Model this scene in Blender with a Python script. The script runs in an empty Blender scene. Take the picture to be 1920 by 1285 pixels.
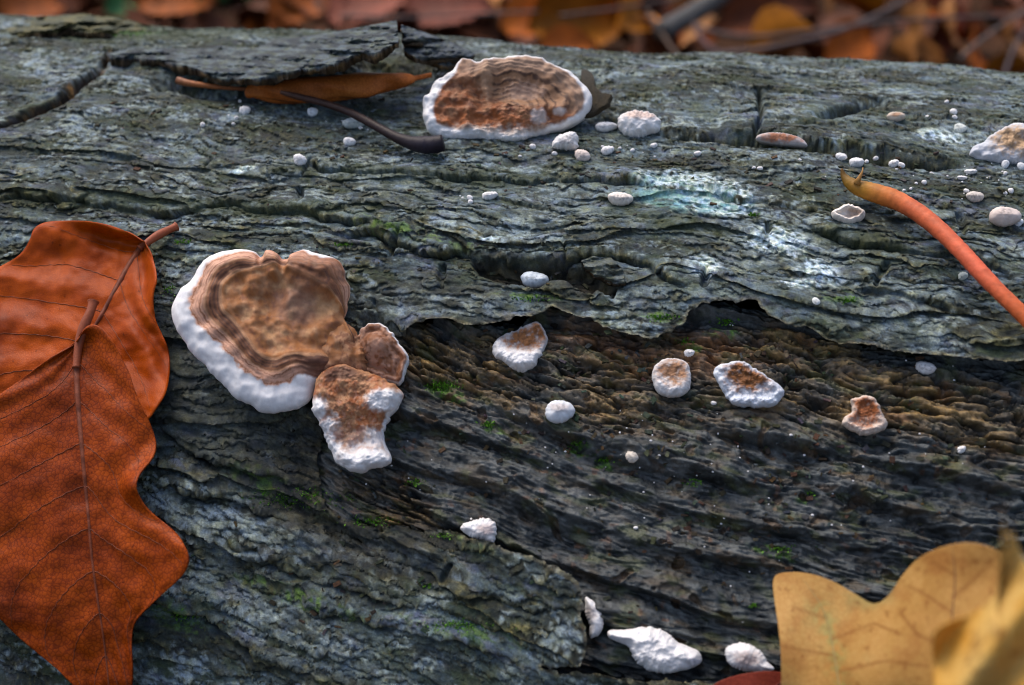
import bpy, math, random
import numpy as np
from mathutils import Vector

# ------------------------------------------------------------------ camera, sky, sun, exposure
sc = bpy.context.scene
COL = sc.collection
PW, PH = 1920.0, 1285.0
LENS = 45.0
PITCH = math.radians(30.0)
YAW = math.radians(10.5)
R = 0.160                                   # log radius, metres
CAM = np.array([0.0, -0.307, 0.261])
FPX = LENS / 36.0 * PW

cam_d = bpy.data.cameras.new('camera')
cam_d.lens = LENS; cam_d.sensor_width = 36.0
cam_d.clip_start = 0.005; cam_d.clip_end = 200.0
cam_d.dof.use_dof = True
cam_d.dof.focus_distance = 0.262
cam_d.dof.aperture_fstop = 14.0
cam_d.dof.aperture_blades = 7
cam = bpy.data.objects.new('camera', cam_d)
cam.location = CAM; cam.rotation_euler = (math.pi / 2 - PITCH, 0, 0)
COL.objects.link(cam); sc.camera = cam

SUN_EL, SUN_AZ = math.radians(62), math.radians(-40)
world = bpy.data.worlds.new('World'); sc.world = world; world.use_nodes = True
wn = world.node_tree.nodes; wl = world.node_tree.links
sky = wn.new('ShaderNodeTexSky'); sky.sky_type = 'NISHITA'; sky.sun_disc = False
sky.sun_elevation = SUN_EL; sky.sun_rotation = SUN_AZ
sky.air_density = 1.0; sky.dust_density = 5.0; sky.ozone_density = 1.0
wn['Background'].inputs['Strength'].default_value = 0.12
wl.new(sky.outputs[0], wn['Background'].inputs['Color'])
sun_d = bpy.data.lights.new('sun', 'SUN'); sun_d.energy = 0.6; sun_d.angle = math.radians(45)
sun_d.color = (1.0, 0.96, 0.9)
sun = bpy.data.objects.new('sun', sun_d); COL.objects.link(sun)
sd = Vector((math.sin(SUN_AZ) * math.cos(SUN_EL), math.cos(SUN_AZ) * math.cos(SUN_EL), math.sin(SUN_EL)))
sun.rotation_euler = sd.to_track_quat('Z', 'Y').to_euler(); sun.location = (0, 0, 2)
sc.view_settings.view_transform = 'Standard'; sc.view_settings.look = 'None'
sc.view_settings.exposure = 1.15; sc.view_settings.gamma = 1.0
sc.render.engine = 'CYCLES'
sc.cycles.use_denoising = True
sc.cycles.filter_width = 1.0; sc.cycles.use_adaptive_sampling = False; sc.cycles.sample_clamp_indirect = 3.0
sc.cycles.max_bounces = 6; sc.cycles.diffuse_bounces = 3; sc.cycles.glossy_bounces = 2
sc.cycles.transmission_bounces = 4

# ------------------------------------------------------------------ noise
_rng = np.random.RandomState(5)
_G = _rng.rand(4096).astype(np.float32) * 6.2831853
_GX, _GY = np.cos(_G).astype(np.float32), np.sin(_G).astype(np.float32)

def gn(x, y, seed=0):
    x = np.asarray(x, np.float32); y = np.asarray(y, np.float32)
    xi = np.floor(x); yi = np.floor(y)
    xf = x - xi; yf = y - yi
    xi = xi.astype(np.int64).astype(np.uint32); yi = yi.astype(np.int64).astype(np.uint32)
    u = xf * xf * xf * (xf * (xf * 6 - 15) + 10); v = yf * yf * yf * (yf * (yf * 6 - 15) + 10)
    sd_ = np.uint32((seed * 2654435761) & 0xffffffff)
    def corner(dx, dy):
        h = (xi + np.uint32(dx)) * np.uint32(374761393) + (yi + np.uint32(dy)) * np.uint32(668265263) + sd_
        h = (h ^ (h >> np.uint32(13))) * np.uint32(1274126177)
        h = (h ^ (h >> np.uint32(16))) & np.uint32(4095)
        return _GX[h] * (xf - dx) + _GY[h] * (yf - dy)
    a, b, c, d = corner(0, 0), corner(1, 0), corner(0, 1), corner(1, 1)
    return ((a + u * (b - a)) * (1 - v) + (c + u * (d - c)) * v) * 1.5

def fbm(x, y, o=4, seed=0, gain=0.5):
    s = 0; a = 1.0; t = 0
    for i in range(o):
        s = s + a * gn(x * (2.03 ** i), y * (2.03 ** i), seed + i * 17); t += a; a *= gain
    return s / t * 1.3

def ss(a, b, x):
    t = np.clip((x - a) / (b - a), 0, 1); return t * t * (3 - 2 * t)

def mix(a, b, t):
    a = np.asarray(a, np.float32); b = np.asarray(b, np.float32); t = np.asarray(t)
    return a + (b - a) * (t[..., None] if np.ndim(t) else t)

# ------------------------------------------------------------------ pixel rays and the log's own coordinates
cp, sp = math.cos(PITCH), math.sin(PITCH)
FWD = np.array([0, cp, -sp]); UP = np.array([0, sp, cp]); RIGHT = np.array([1.0, 0, 0])
AX = np.array([math.cos(YAW), -math.sin(YAW), 0.0])       # along the log, towards the right end
BX = np.array([math.sin(YAW), math.cos(YAW), 0.0])        # across the log, away from the camera
ZX = np.array([0, 0, 1.0])

def ray(px, py):
    px = np.asarray(px, float); py = np.asarray(py, float)
    d = FWD + ((px - PW / 2) / FPX)[..., None] * RIGHT - ((py - PH / 2) / FPX)[..., None] * UP
    return d / np.linalg.norm(d, axis=-1, keepdims=True)

def project(P):
    q = np.asarray(P, float) - CAM
    z = q @ FWD
    return PW / 2 + FPX * (q @ RIGHT) / z, PH / 2 - FPX * (q @ UP) / z

def cyl(px, py, r=R):
    """where the ray through a pixel meets the log at radius r (clamped to the silhouette)"""
    d = ray(px, py)
    r = np.asarray(r, float) + 0 * d[..., 0]
    ob, oz = CAM @ BX, CAM[2]
    db, dz = d @ BX, d[..., 2]
    a = db * db + dz * dz; b = ob * db + oz * dz; c = ob * ob + oz * oz - r * r
    disc = np.maximum(b * b - a * c, 0)
    s = (-b - np.sqrt(disc)) / a
    return CAM + d * s[..., None]

def to_uv(P):
    u = P @ AX; b = P @ BX; z = P[..., 2]
    return u * 1000, -np.arctan2(b, z) * R * 1000          # millimetres, V grows downwards

def surf(U, V, H):
    """U, V in mm along the bark, H height in mm above the nominal radius -> metres"""
    a = -V / (R * 1000.0); r = R + H / 1000.0
    return (U / 1000.0)[..., None] * AX + (r * np.sin(a))[..., None] * BX + (r * np.cos(a))[..., None] * ZX

def px_uv(pts):
    p = np.array(pts, float)
    return np.stack(to_uv(cyl(p[:, 0], p[:, 1])), -1)

def smooth_poly(pts, n=2, closed=True):
    p = np.array(pts, float)
    for _ in range(n):
        if closed:
            q = np.roll(p, -1, 0)
            p = np.stack([p * .75 + q * .25, p * .25 + q * .75], 1).reshape(-1, p.shape[1])
        else:
            a, b = p[:-1], p[1:]
            m = np.stack([a * .75 + b * .25, a * .25 + b * .75], 1).reshape(-1, p.shape[1])
            p = np.vstack([p[:1], m, p[-1:]])
    return p

def resample(pts, n):
    p = np.array(pts, float)
    l = np.concatenate([[0], np.cumsum(np.linalg.norm(np.diff(p, axis=0), axis=1))])
    t = np.linspace(0, l[-1], n)
    return np.stack([np.interp(t, l, p[:, k]) for k in range(p.shape[1])], -1)

def seg_dist(x, y, poly, closed=True):
    p = np.array(poly, np.float32); q = np.roll(p, -1, 0) if closed else p[1:]
    if not closed: p = p[:-1]
    best = np.full(x.shape, 1e9, np.float32)
    for (ax, ay), (bx, by) in zip(p, q):
        ex, ey = bx - ax, by - ay
        t = np.clip(((x - ax) * ex + (y - ay) * ey) / max(ex * ex + ey * ey, 1e-9), 0, 1)
        dx, dy = x - ax - t * ex, y - ay - t * ey
        np.minimum(best, dx * dx + dy * dy, out=best)
    return np.sqrt(best)

def inside(x, y, poly):
    p = np.array(poly, np.float32); q = np.roll(p, -1, 0)
    r_ = np.zeros(x.shape, bool)
    for (ax, ay), (bx, by) in zip(p, q):
        if ay == by: continue
        c = ((ay > y) != (by > y)) & (x < (bx - ax) * (y - ay) / (by - ay) + ax)
        r_ ^= c
    return r_

# ------------------------------------------------------------------ object helpers
def mesh_obj(name, V, F, mat, parent=None, col=None, smooth=True, extra=None):
    me = bpy.data.meshes.new(name)
    V = np.asarray(V, np.float32); 
    me.vertices.add(len(V)); me.vertices.foreach_set('co', V.ravel())
    if isinstance(F, np.ndarray):
        k = F.shape[1]; nf = len(F)
        me.loops.add(nf * k); me.loops.foreach_set('vertex_index', F.astype(np.int32).ravel())
        me.polygons.add(nf)
        me.polygons.foreach_set('loop_start', np.arange(0, nf * k, k, dtype=np.int32))
    else:
        tot = np.array([len(f) for f in F], np.int32); nf = len(F)
        me.loops.add(int(tot.sum())); me.loops.foreach_set('vertex_index', np.concatenate([np.asarray(f, np.int32) for f in F]))
        me.polygons.add(nf)
        me.polygons.foreach_set('loop_start', np.concatenate([[0], np.cumsum(tot)[:-1]]).astype(np.int32))
    me.polygons.foreach_set('use_smooth', np.full(nf, smooth, bool))
    if col is not None:
        at = me.attributes.new('Col', 'FLOAT_COLOR', 'POINT')
        c4 = np.ones((len(V), 4), np.float32); c4[:, :col.shape[1]] = col
        at.data.foreach_set('color', c4.ravel())
    if extra:
        for k_, v_ in extra.items():
            at = me.attributes.new(k_, 'FLOAT_VECTOR', 'POINT'); at.data.foreach_set('vector', np.asarray(v_, np.float32).ravel())
    me.update(calc_edges=True); me.validate()
    me.materials.append(mat)
    o = bpy.data.objects.new(name, me); COL.objects.link(o)
    if parent is not None: o.parent = parent
    return o

def tag(o, label=None, cat=None, group=None, kind=None):
    if label: o['label'] = label
    if cat: o['category'] = cat
    if group: o['group'] = group
    if kind: o['kind'] = kind
    return o

def empty(name, loc):
    o = bpy.data.objects.new(name, None); o.location = loc; o.empty_display_size = 0.01
    COL.objects.link(o); return o

def adopt(child, root):
    """parent a mesh whose vertices are in world coordinates to an Empty at the thing's base"""
    child.parent = root; child.matrix_parent_inverse.identity()
    child.location = -Vector(root.location)

def grid_faces(nr, nc, wrap=False):
    i = np.arange(nr - 1)[:, None]; j = np.arange(nc if wrap else nc - 1)[None, :]
    jn = (j + 1) % nc
    return np.stack([i * nc + j, i * nc + jn, (i + 1) * nc + jn, (i + 1) * nc + j], -1).reshape(-1, 4)

def tube(pts, rad, n=8):
    P = np.array(pts, float); m = len(P)
    rad = np.broadcast_to(np.asarray(rad, float), (m,))
    T = np.gradient(P, axis=0); T /= np.linalg.norm(T, axis=1, keepdims=True) + 1e-12
    ref = np.array([0.13, 0.21, 0.97])
    Vs = []
    for k in range(m):
        a = np.cross(T[k], ref); a /= np.linalg.norm(a) + 1e-12; b = np.cross(a, T[k]); ref = b
        th = np.linspace(0, 2 * np.pi, n, endpoint=False)
        Vs.append(P[k] + rad[k] * (np.cos(th)[:, None] * a + np.sin(th)[:, None] * b))
    V = np.concatenate(Vs); F = [tuple(f) for f in grid_faces(m, n, True)]
    V = np.vstack([V, P[:1], P[-1:]])
    for j in range(n):
        F.append((m * n, (j + 1) % n, j)); F.append((m * n + 1, (m - 1) * n + j, (m - 1) * n + (j + 1) % n))
    return V, F

# ------------------------------------------------------------------ materials
def newmat(name):
    m = bpy.data.materials.new(name); m.use_nodes = True
    nt = m.node_tree; b = nt.nodes['Principled BSDF']
    return m, nt, b

def node(nt, t, **kw):
    n = nt.nodes.new(t)
    for k, v in kw.items():
        if k in n.inputs: n.inputs[k].default_value = v
        else: setattr(n, k, v)
    return n

def ramp(nt, fac, stops):
    r = nt.nodes.new('ShaderNodeValToRGB'); e = r.color_ramp.elements
    while len(e) < len(stops): e.new(0.5)
    for el, (p, c) in zip(e, stops):
        el.position = p; el.color = (*c, 1) if len(c) == 3 else c
    nt.links.new(fac, r.inputs[0]); return r.outputs[0]

def mixc(nt, a, b, fac, mode='MIX'):
    n = nt.nodes.new('ShaderNodeMix'); n.data_type = 'RGBA'; n.blend_type = mode
    for sock, v in ((n.inputs[0], fac), (n.inputs[6], a), (n.inputs[7], b)):
        if hasattr(v, 'is_output'): nt.links.new(v, sock)
        else: sock.default_value = v if not isinstance(v, tuple) or len(v) == 4 else (*v, 1)
    return n.outputs[2]

def noise(nt, scale, detail=3, vec=None, rough=0.6, dist=0.0):
    n = nt.nodes.new('ShaderNodeTexNoise'); n.inputs['Scale'].default_value = scale
    n.inputs['Detail'].default_value = detail; n.inputs['Roughness'].default_value = rough
    n.inputs['Distortion'].default_value = dist
    if vec is not None: nt.links.new(vec, n.inputs['Vector'])
    return n

def bump(nt, height, strength, dist, normal=None):
    b = nt.nodes.new('ShaderNodeBump'); b.inputs['Strength'].default_value = strength; b.inputs['Distance'].default_value = dist
    nt.links.new(height, b.inputs['Height'])
    if normal is not None: nt.links.new(normal, b.inputs['Normal'])
    return b.outputs['Normal']

def attr_mat(name, rough=0.7, mottles=(), bumps=(), spec=0.4, sss=0.0, coat=0.0):
    """colour from the mesh, broken up by procedural mottling and fine relief; coordinates in metres"""
    m, nt, b = newmat(name)
    geo = node(nt, 'ShaderNodeTexCoord').outputs['Object']
    at = node(nt, 'ShaderNodeAttribute', attribute_name='Col')
    c = at.outputs['Color']
    for (scale, lo, hi, amount) in mottles:
        n = noise(nt, scale, 4, geo, 0.65)
        c = mixc(nt, c, ramp(nt, n.outputs['Fac'], [(0.3, lo), (0.7, hi)]), amount, 'MULTIPLY')
    nt.links.new(c, b.inputs['Base Color'])
    nrm = None
    for (scale, strength, dist) in bumps:
        n = noise(nt, scale, 5, geo, 0.7)
        nrm = bump(nt, n.outputs['Fac'], strength, dist, nrm)
    if nrm is not None: nt.links.new(nrm, b.inputs['Normal'])
    b.inputs['Roughness'].default_value = rough; b.inputs['Specular IOR Level'].default_value = spec
    if sss:
        b.inputs['Subsurface Weight'].default_value = sss; b.inputs['Subsurface Radius'].default_value = (1, .7, .5)
        b.inputs['Subsurface Scale'].default_value = 0.0012
    b.inputs['Coat Weight'].default_value = coat; b.inputs['Coat Roughness'].default_value = 0.25
    return m

M_BARK = attr_mat('bark', 0.74, [(900, (.62, .66, .72), (1.35, 1.3, 1.25), .8), (2600, (.5, .5, .5), (1.5, 1.5, 1.5), .75),
                                 (420, (.80, .96, 1.30), (1.16, 1.10, .74), .9)],
                  [(1500, .65, .0006), (5200, .7, .0002)], spec=.26)
M_WOOD = attr_mat('bare_wood', 0.36, [(700, (.6, .6, .65), (1.4, 1.35, 1.3), .8), (2400, (.55, .55, .55), (1.45, 1.45, 1.45), .7)],
                  [(1100, .6, .0008), (4200, .5, .00025)], spec=.5)
M_FUNG = attr_mat('fungus', 0.62, [(1400, (.86, .85, .86), (1.1, 1.1, 1.1), .7), (500, (.9, .88, .86), (1.06, 1.06, 1.06), .6)],
                  [(1100, .06, .0004), (3200, .10, .0001)], spec=.3)
M_STEM = attr_mat('stem', 0.5, [(1200, (.8, .8, .8), (1.2, 1.2, 1.2), .7)], [(1500, .3, .0003)], spec=.22)
M_SOIL, nt, b = newmat('soil')
tc = node(nt, 'ShaderNodeTexCoord').outputs['Object']
nt.links.new(ramp(nt, noise(nt, 9, 8, tc, .7).outputs['Fac'], [(.3, (.012, .007, .005)), (.55, (.045, .022, .012)), (.75, (.09, .04, .018))]), b.inputs['Base Color'])
b.inputs['Roughness'].default_value = .9; b.inputs['Specular IOR Level'].default_value = .05
nt.links.new(bump(nt, noise(nt, 30, 6, tc).outputs['Fac'], .8, .02), b.inputs['Normal'])

def leaf_mat(name, stops, cell=900.0, dark=(.4, .3, .3), rough=.45, trans=.0, spots=0.0, fine=.6, big=55, blotch=0.0, tinted=False):
    m, nt, b = newmat(name)
    obj = node(nt, 'ShaderNodeTexCoord').outputs['Object']
    n1 = noise(nt, big, 6, obj, .66)
    c = ramp(nt, n1.outputs['Fac'], stops)
    warp = noise(nt, 500, 2, obj)
    vm = node(nt, 'ShaderNodeVectorMath', operation='MULTIPLY_ADD'); nt.links.new(warp.outputs['Color'], vm.inputs[0])
    vm.inputs[1].default_value = (.0008,) * 3; nt.links.new(obj, vm.inputs[2])
    vo = node(nt, 'ShaderNodeTexVoronoi', feature='DISTANCE_TO_EDGE', Scale=cell); nt.links.new(vm.outputs[0], vo.inputs['Vector'])
    vr = ramp(nt, vo.outputs['Distance'], [(0, dark), (.13, (1, 1, 1))])
    c = mixc(nt, c, vr, .75, 'MULTIPLY')
    n2 = noise(nt, 1900, 3, obj)
    c = mixc(nt, c, ramp(nt, n2.outputs['Fac'], [(.3, (.78, .74, .74)), (.7, (1.2, 1.2, 1.2))]), fine, 'MULTIPLY')
    if blotch:
        n4 = noise(nt, 160, 5, obj, .7); c = mixc(nt, c, ramp(nt, n4.outputs['Fac'], [(.35, (1, 1, 1)), (.62, (.55, .42, .40))]), blotch, 'MULTIPLY')
        n5 = noise(nt, 700, 2, obj); c = mixc(nt, c, ramp(nt, n5.outputs['Fac'], [(.70, (1, 1, 1)), (.74, (.18, .12, .12))]), blotch, 'MULTIPLY')
    if spots:
        n3 = noise(nt, 190, 4, obj)
        sp_ = ramp(nt, n3.outputs['Fac'], [(.52, (0, 0, 0)), (.64, (1, 1, 1))])
        sm = node(nt, 'ShaderNodeMath', operation='MULTIPLY'); nt.links.new(sp_, sm.inputs[0]); sm.inputs[1].default_value = spots
        c = mixc(nt, c, (.10, .035, .012), sm.outputs[0])
    if tinted: c = mixc(nt, c, node(nt, 'ShaderNodeAttribute', attribute_name='Col').outputs['Color'], 1.0, 'MULTIPLY')
    nt.links.new(c, b.inputs['Base Color'])
    nr = bump(nt, vo.outputs['Distance'], .22, .0003)
    nr = bump(nt, n2.outputs['Fac'], .12, .0002, nr)
    nt.links.new(nr, b.inputs['Normal'])
    b.inputs['Roughness'].default_value = rough; b.inputs['Specular IOR Level'].default_value = .1
    if trans:
        b.inputs['Subsurface Weight'].default_value = trans; b.inputs['Subsurface Scale'].default_value = .001
        b.inputs['Subsurface Radius'].default_value = (1, .5, .2)
    return m
M_BEECH = leaf_mat('beech_leaf_skin', [(.28, (.13, .020, .002)), (.45, (.24, .038, .002)), (.6, (.33, .056, .002)), (.78, (.24, .040, .005))], 1150, (.34, .24, .24), .46, blotch=.55, fine=.3)
M_BEECH2 = leaf_mat('beech_leaf_smooth', [(.28, (.12, .017, .001)), (.45, (.28, .043, .001)), (.6, (.40, .068, .001)), (.78, (.27, .043, .003))], 2600, (.7, .6, .6), .42, blotch=.5, fine=.25)
M_OAK = leaf_mat('oak_leaf_skin', [(.25, (.26, .130, .032)), (.45, (.32, .175, .048)), (.58, (.35, .200, .060)), (.72, (.26, .185, .062))], 900, (.86, .78, .7), .55, fine=.25, big=70, tinted=True)
M_YEL = leaf_mat('yellow_leaf_skin', [(.25, (.30, .10, .012)), (.45, (.46, .23, .035)), (.6, (.52, .33, .10)), (.80, (.40, .17, .03))], 500, (.85, .8, .7), .5, spots=.8, fine=.2)
M_ROLL = leaf_mat('dry_leaf_skin', [(.25, (.09, .025, .006)), (.5, (.30, .085, .016)), (.75, (.42, .14, .03))], 1500, (.6, .5, .5), .5)
M_RED = leaf_mat('red_leaf_skin', [(.3, (.16, .025, .014)), (.7, (.27, .05, .025))], 1200, (.7, .6, .6), .4)

# ------------------------------------------------------------------ the fallen log
def build_log():
    # rows follow the arc of the bark, columns its length; fine where the photograph looks, coarse beyond
    yy = np.arange(40, 1330, 1.9)
    _, vv = to_uv(cyl(np.full_like(yy, 960.0), yy))
    vmin, vmax = -62.0, vv.max() + 6
    rows = [vmin]
    while rows[-1] < vmax:
        v = rows[-1]
        y_here = np.interp(v, vv, yy)
        step = np.interp(y_here + 1.9, yy, vv) - np.interp(y_here, yy, vv)
        rows.append(v + float(np.clip(step, .25, .55)) if v > vv.min() + 1 else v + .55)
    rows = np.array(rows)
    ext = [rows[-1] + .5 * (1.25 ** k - 1) / .25 for k in range(1, 60)]
    ext = [e for e in ext if e < 480]
    pre = [rows[0] - .8 * (1.25 ** k - 1) / .25 for k in range(1, 60)]
    pre = [e for e in pre if e > -(2 * math.pi * R * 1000 - 480) + 15]
    rows = np.concatenate([pre[::-1], rows, ext])
    cols = np.arange(-150, 150, .262)
    ec = [150 + .4 * (1.2 ** k - 1) / .2 for k in range(1, 60)]; ec = [e for e in ec if e < 1200]
    cols = np.concatenate([-np.array(ec)[::-1], cols, ec])
    nr, nc = len(rows), len(cols)
    U, V = np.meshgrid(cols.astype(np.float32), rows.astype(np.float32))
    base = surf(U.astype(float), V.astype(float), np.zeros_like(U, float))
    PX, PY = project(base); PX = PX.astype(np.float32); PY = PY.astype(np.float32)
    vis = (base - CAM) @ FWD > 0.02
    PX = np.where(vis, PX, -9999); PY = np.where(vis, PY, -9999)

    # grain: bends downwards to the right in the lower part of the bark
    v0 = px_uv([(960, 700)])[0, 1]
    shear = .20 * ss(v0 - 10, v0 + 45, V) * np.clip(U, -160, 160)
    big = fbm(U / 62, V / 34, 3, 3)
    VG = V - shear + 5.0 * big
    H = np.zeros_like(U); DV = np.zeros_like(U)
    H += 2.6 * fbm(U / 95, V / 55, 3, 11) + 1.2 * fbm(U / 30, VG / 14, 3, 14)
    calm = .36 + .64 * ss(px_uv([(960, 250)])[0, 1], px_uv([(960, 440)])[0, 1], V + 8 * big)
    calm = calm * (1 - .45 * ss(px_uv([(600, 960)])[0, 1], px_uv([(600, 1090)])[0, 1], V - .25 * np.clip(U + 35, -100, 200)))
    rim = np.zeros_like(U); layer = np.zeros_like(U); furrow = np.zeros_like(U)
    for k, (S, A, wu, wa, o) in enumerate([(13.0, 1.15, 34, 8.5, 3), (6.2, .90, 15, 5.4, 3), (3.5, .58, 8.0, 3.7, 3), (2.1, .30, 5.0, 2.4, 3), (1.25, .13, 3.0, 1.2, 2)]):
        w = wa * fbm(U / wu, VG / (wu * (.36 if S > 4 else .48)), o, 31 + 9 * k, .55)
        ph = (VG + w) / S
        idx = np.floor(ph); f = ph - idx
        amp = ss(-.20, .22, gn(U / (wu * 1.9) + idx * 3.7, idx * 1.91 + VG / 300, 70 + k))
        cut = .90
        amp = amp * (calm if S > 5 else 1.0 if S > 3 else 1.6 - .6 * calm)
        saw = np.where(f < cut, (f / cut) ** 1.6, (1 - f) / (1 - cut))
        H += A * amp * (saw - .35)
        lip = np.exp(-((f - cut + .03) / .06) ** 2)
        DV += (.30 * S ** .55) * amp * lip - .16 * S ** .5 * amp * np.exp(-((f - .985) / .03) ** 2)
        rim = np.maximum(rim, amp * np.exp(-((f - cut + .015) / (.10 / S ** .5)) ** 2) * min(1, A * 1.1))
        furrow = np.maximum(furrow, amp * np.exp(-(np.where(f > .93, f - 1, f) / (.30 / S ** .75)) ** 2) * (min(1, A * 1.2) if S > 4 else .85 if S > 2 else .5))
        layer += gn(idx * 7.13 + U / 55, idx * 3.3 + VG / 60, 90 + k) * (1.1 - .2 * k)
    H += .20 * fbm(U / 2.6, VG / 1.1, 3, 120) + .09 * fbm(U / .9, VG / .55, 2, 126)

    # ledges traced from the photograph: bark above the line stands proud of the bark below it
    def ledge(pts, raise_, reach, lip_, cut_depth=0.0, cut_w=.8):
        nonlocal H, DV, rim, furrow
        p = smooth_poly(px_uv(pts), 1, False)
        o = np.argsort(p[:, 0]); p = p[o]
        wob = 1.4 * fbm(U / 9, U * 0 + raise_ * 7.7, 4, 210) + .8 * fbm(U / 5, V / 2.2, 3, 211)
        vl = np.interp(U, p[:, 0], p[:, 1]) + wob
        sdv = V - vl
        fade = ss(p[0, 0] - 1, p[0, 0] + 7, U) * (1 - ss(p[-1, 0] - 7, p[-1, 0] + 1, U))
        fade = fade * (.55 + .45 * ss(-.25, .2, gn(U / 11, U * 0 + raise_ * 3.1 + p[0, 1] * .07, 212)))
        up = np.exp(np.minimum(sdv, 0) / reach) * (1 - ss(-.05, .35, sdv))
        H += fade * raise_ * up
        H -= fade * (cut_depth * np.exp(-((sdv - .5) / cut_w) ** 2) + .30 * raise_ * np.exp(-np.maximum(sdv, 0) / 2.5) * (sdv > 0))
        DV += fade * lip_ * np.exp(-((sdv + .15) / .35) ** 2)
        rim = np.maximum(rim, fade * np.exp(-((sdv + .15) / .22) ** 2))
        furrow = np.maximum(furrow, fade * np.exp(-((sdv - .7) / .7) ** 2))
    ledge([(1225, 243), (1330, 250), (1420, 256), (1500, 272), (1560, 280), (1680, 287), (1815, 293)], 2.4, 14, .9, 4.5, 1.3)
    ledge([(-10, 376), (167, 370), (234, 386), (318, 401), (368, 386), (435, 379), (468, 394), (549, 391), (640, 415), (720, 432)], 1.6, 6, .7, .7)
    ledge([(560, 300), (640, 324), (740, 318), (807, 324), (941, 334), (1041, 338), (1175, 338), (1230, 345)], 1.7, 5, .8, .8)
    ledge([(620, 441), (697, 437), (740, 453), (827, 479), (874, 479), (974, 487), (1041, 490), (1085, 490), (1122, 474), (1175, 480), (1215, 497), (1242, 520), (1300, 545)], 1.9, 7, 1.0, 1.2)
    ledge([(1500, 415), (1558, 443), (1614, 463), (1681, 472), (1802, 479), (1849, 487), (1930, 527)], 1.8, 6, .9, 1.0)
    ledge([(1560, 538), (1601, 537), (1698, 559), (1788, 576), (1830, 590)], 1.2, 5, .6, .5)
    ledge([(1300, 345), (1420, 375), (1500, 395), (1560, 400)], 1.1, 4, .6, .5)
    ledge([(290, 800), (340, 835), (400, 860), (480, 880), (560, 900), (600, 930)], 1.6, 6, .8, 1.2)
    ledge([(300, 905), (400, 930), (520, 962), (620, 985)], 1.5, 5, .8, .9)
    ledge([(250, 1105), (340, 1128), (420, 1180), (500, 1225), (570, 1265)], 1.5, 5, .8, .9)
    ledge([(560, 1130), (700, 1165), (850, 1200), (980, 1235)], 1.2, 5, .7, .6)
    ledge([(700, 1030), (800, 1075), (860, 1100), (960, 1130), (1060, 1150)], 1.3, 5, .7, .7)
    ledge([(420, 1030), (560, 1075), (690, 1110), (760, 1140)], 1.2, 5, .7, .6)

    def crack(pts, w, depth, rough=.35):
        nonlocal H
        d = seg_dist(U, V, smooth_poly(px_uv(pts), 1, False), False) + .5 * rough * gn(U / 1.6, V / 1.6, 300) + 2.6 * rough * fbm(U / 6, V / 9, 2, 301)
        H -= depth * np.exp(-(np.maximum(d, 0) / w) ** 2)
        return d
    dl = crack([(-30, 246), (0, 233), (60, 205), (110, 182), (150, 155), (180, 130), (207, 100)], 1.1, 3.2, .5)
    crack([(330, 146), (400, 156), (480, 160), (600, 150), (700, 140), (780, 132)], 5.0, 6.0, .5)
    H += 1.1 * ss(7, 0, dl + 2 * gn(U / 4, V / 4, 303)) * (V < np.interp(U, *px_uv([(-30, 246), (60, 205), (150, 155), (207, 100)]).T))
    crack([(1425, 170), (1424, 188), (1428, 215), (1420, 232), (1414, 257)], .55, 3.5)
    ds = crack([(1552, 217), (1585, 205), (1620, 198), (1648, 190)], 1.7, 5.0)
    for p in ([(733, 480), (742, 460), (750, 442)], [(1060, 503), (1062, 478), (1058, 466)], [(830, 540), (832, 500)],
              [(1642, 540), (1650, 520), (1660, 502)], [(1322, 540), (1324, 505)], [(1437, 436), (1440, 422)],
              [(205 + 640, 1060), (828, 1080)], [(1148, 560), (1158, 532)], [(580, 300), (566, 330)], [(395, 290), (388, 300)],
              [(560, 355), (566, 375)], [(1800, 400), (1808, 440)], [(700, 560), (712, 600)]):
        crack(p, .38, 1.8)
    # hollow where a bark plate has broken away
    hp = px_uv([(885, 486), (960, 492), (1050, 494), (1110, 505), (1172, 535), (1140, 556), (1090, 548), (1050, 528), (985, 545), (930, 530), (890, 510)])
    hd = seg_dist(U, V, hp) * np.where(inside(U, V, hp), 1, -1) + .8 * gn(U / 3, V / 2, 305)
    H -= 4.2 * ss(-.5, 1.6, hd)
    H += .6 * gn(U / 3, V / 1.2, 306) * ss(0, 1.5, hd)

    # the strip without bark
    edge = [(660, 640), (700, 628), (734, 621), (780, 612), (820, 608), (860, 613), (882, 620), (905, 617), (941, 611), (994, 601), (1020, 590), (1038, 580),
            (1058, 591), (1108, 607), (1162, 631), (1222, 638), (1262, 628), (1284, 612), (1292, 588), (1318, 574), (1350, 572), (1377, 576), (1412, 572), (1424, 587),
            (1464, 611), (1514, 621), (1568, 647), (1614, 651), (1698, 661), (1782, 671), (1828, 680), (1920, 681), (2100, 700), (2700, 800), (2900, 1700), (2100, 1480),
            (1440, 1296), (1300, 1276), (1206, 1272), (1120, 1258), (1032, 1254), (1017, 1247), (1060, 1246), (1093, 1242), (1103, 1200), (1094, 1150), (1093, 1121), (1098, 1102), (1055, 1072), (998, 1045), (927, 1023), (840, 996),
            (740, 985), (640, 978), (590, 930), (585, 850), (600, 760)]
    ep = px_uv(edge)
    E = seg_dist(U, V, ep) * np.where(inside(U, V, ep), 1, -1)
    E += .75 * fbm(U / 5, V / 4, 3, 330) + .25 * gn(U / 1.1, V / 1.1, 331)
    B = -E                                                       # > 0 on bark (mm from the edge)
    # bark rises and thins a little towards its broken edge
    low = V > np.interp(U, *px_uv([(300, 800), (640, 880), (1100, 1050), (1500, 1150), (1900, 1250)]).T)
    H += np.where(low, 1.3, .35) * ss(9, 0, B)
    tip = px_uv([(1095, 1165)])[0]
    H += 3.2 * np.exp(-((U - tip[0]) / 13) ** 2 - ((V - tip[1]) / 13) ** 2) * low

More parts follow.
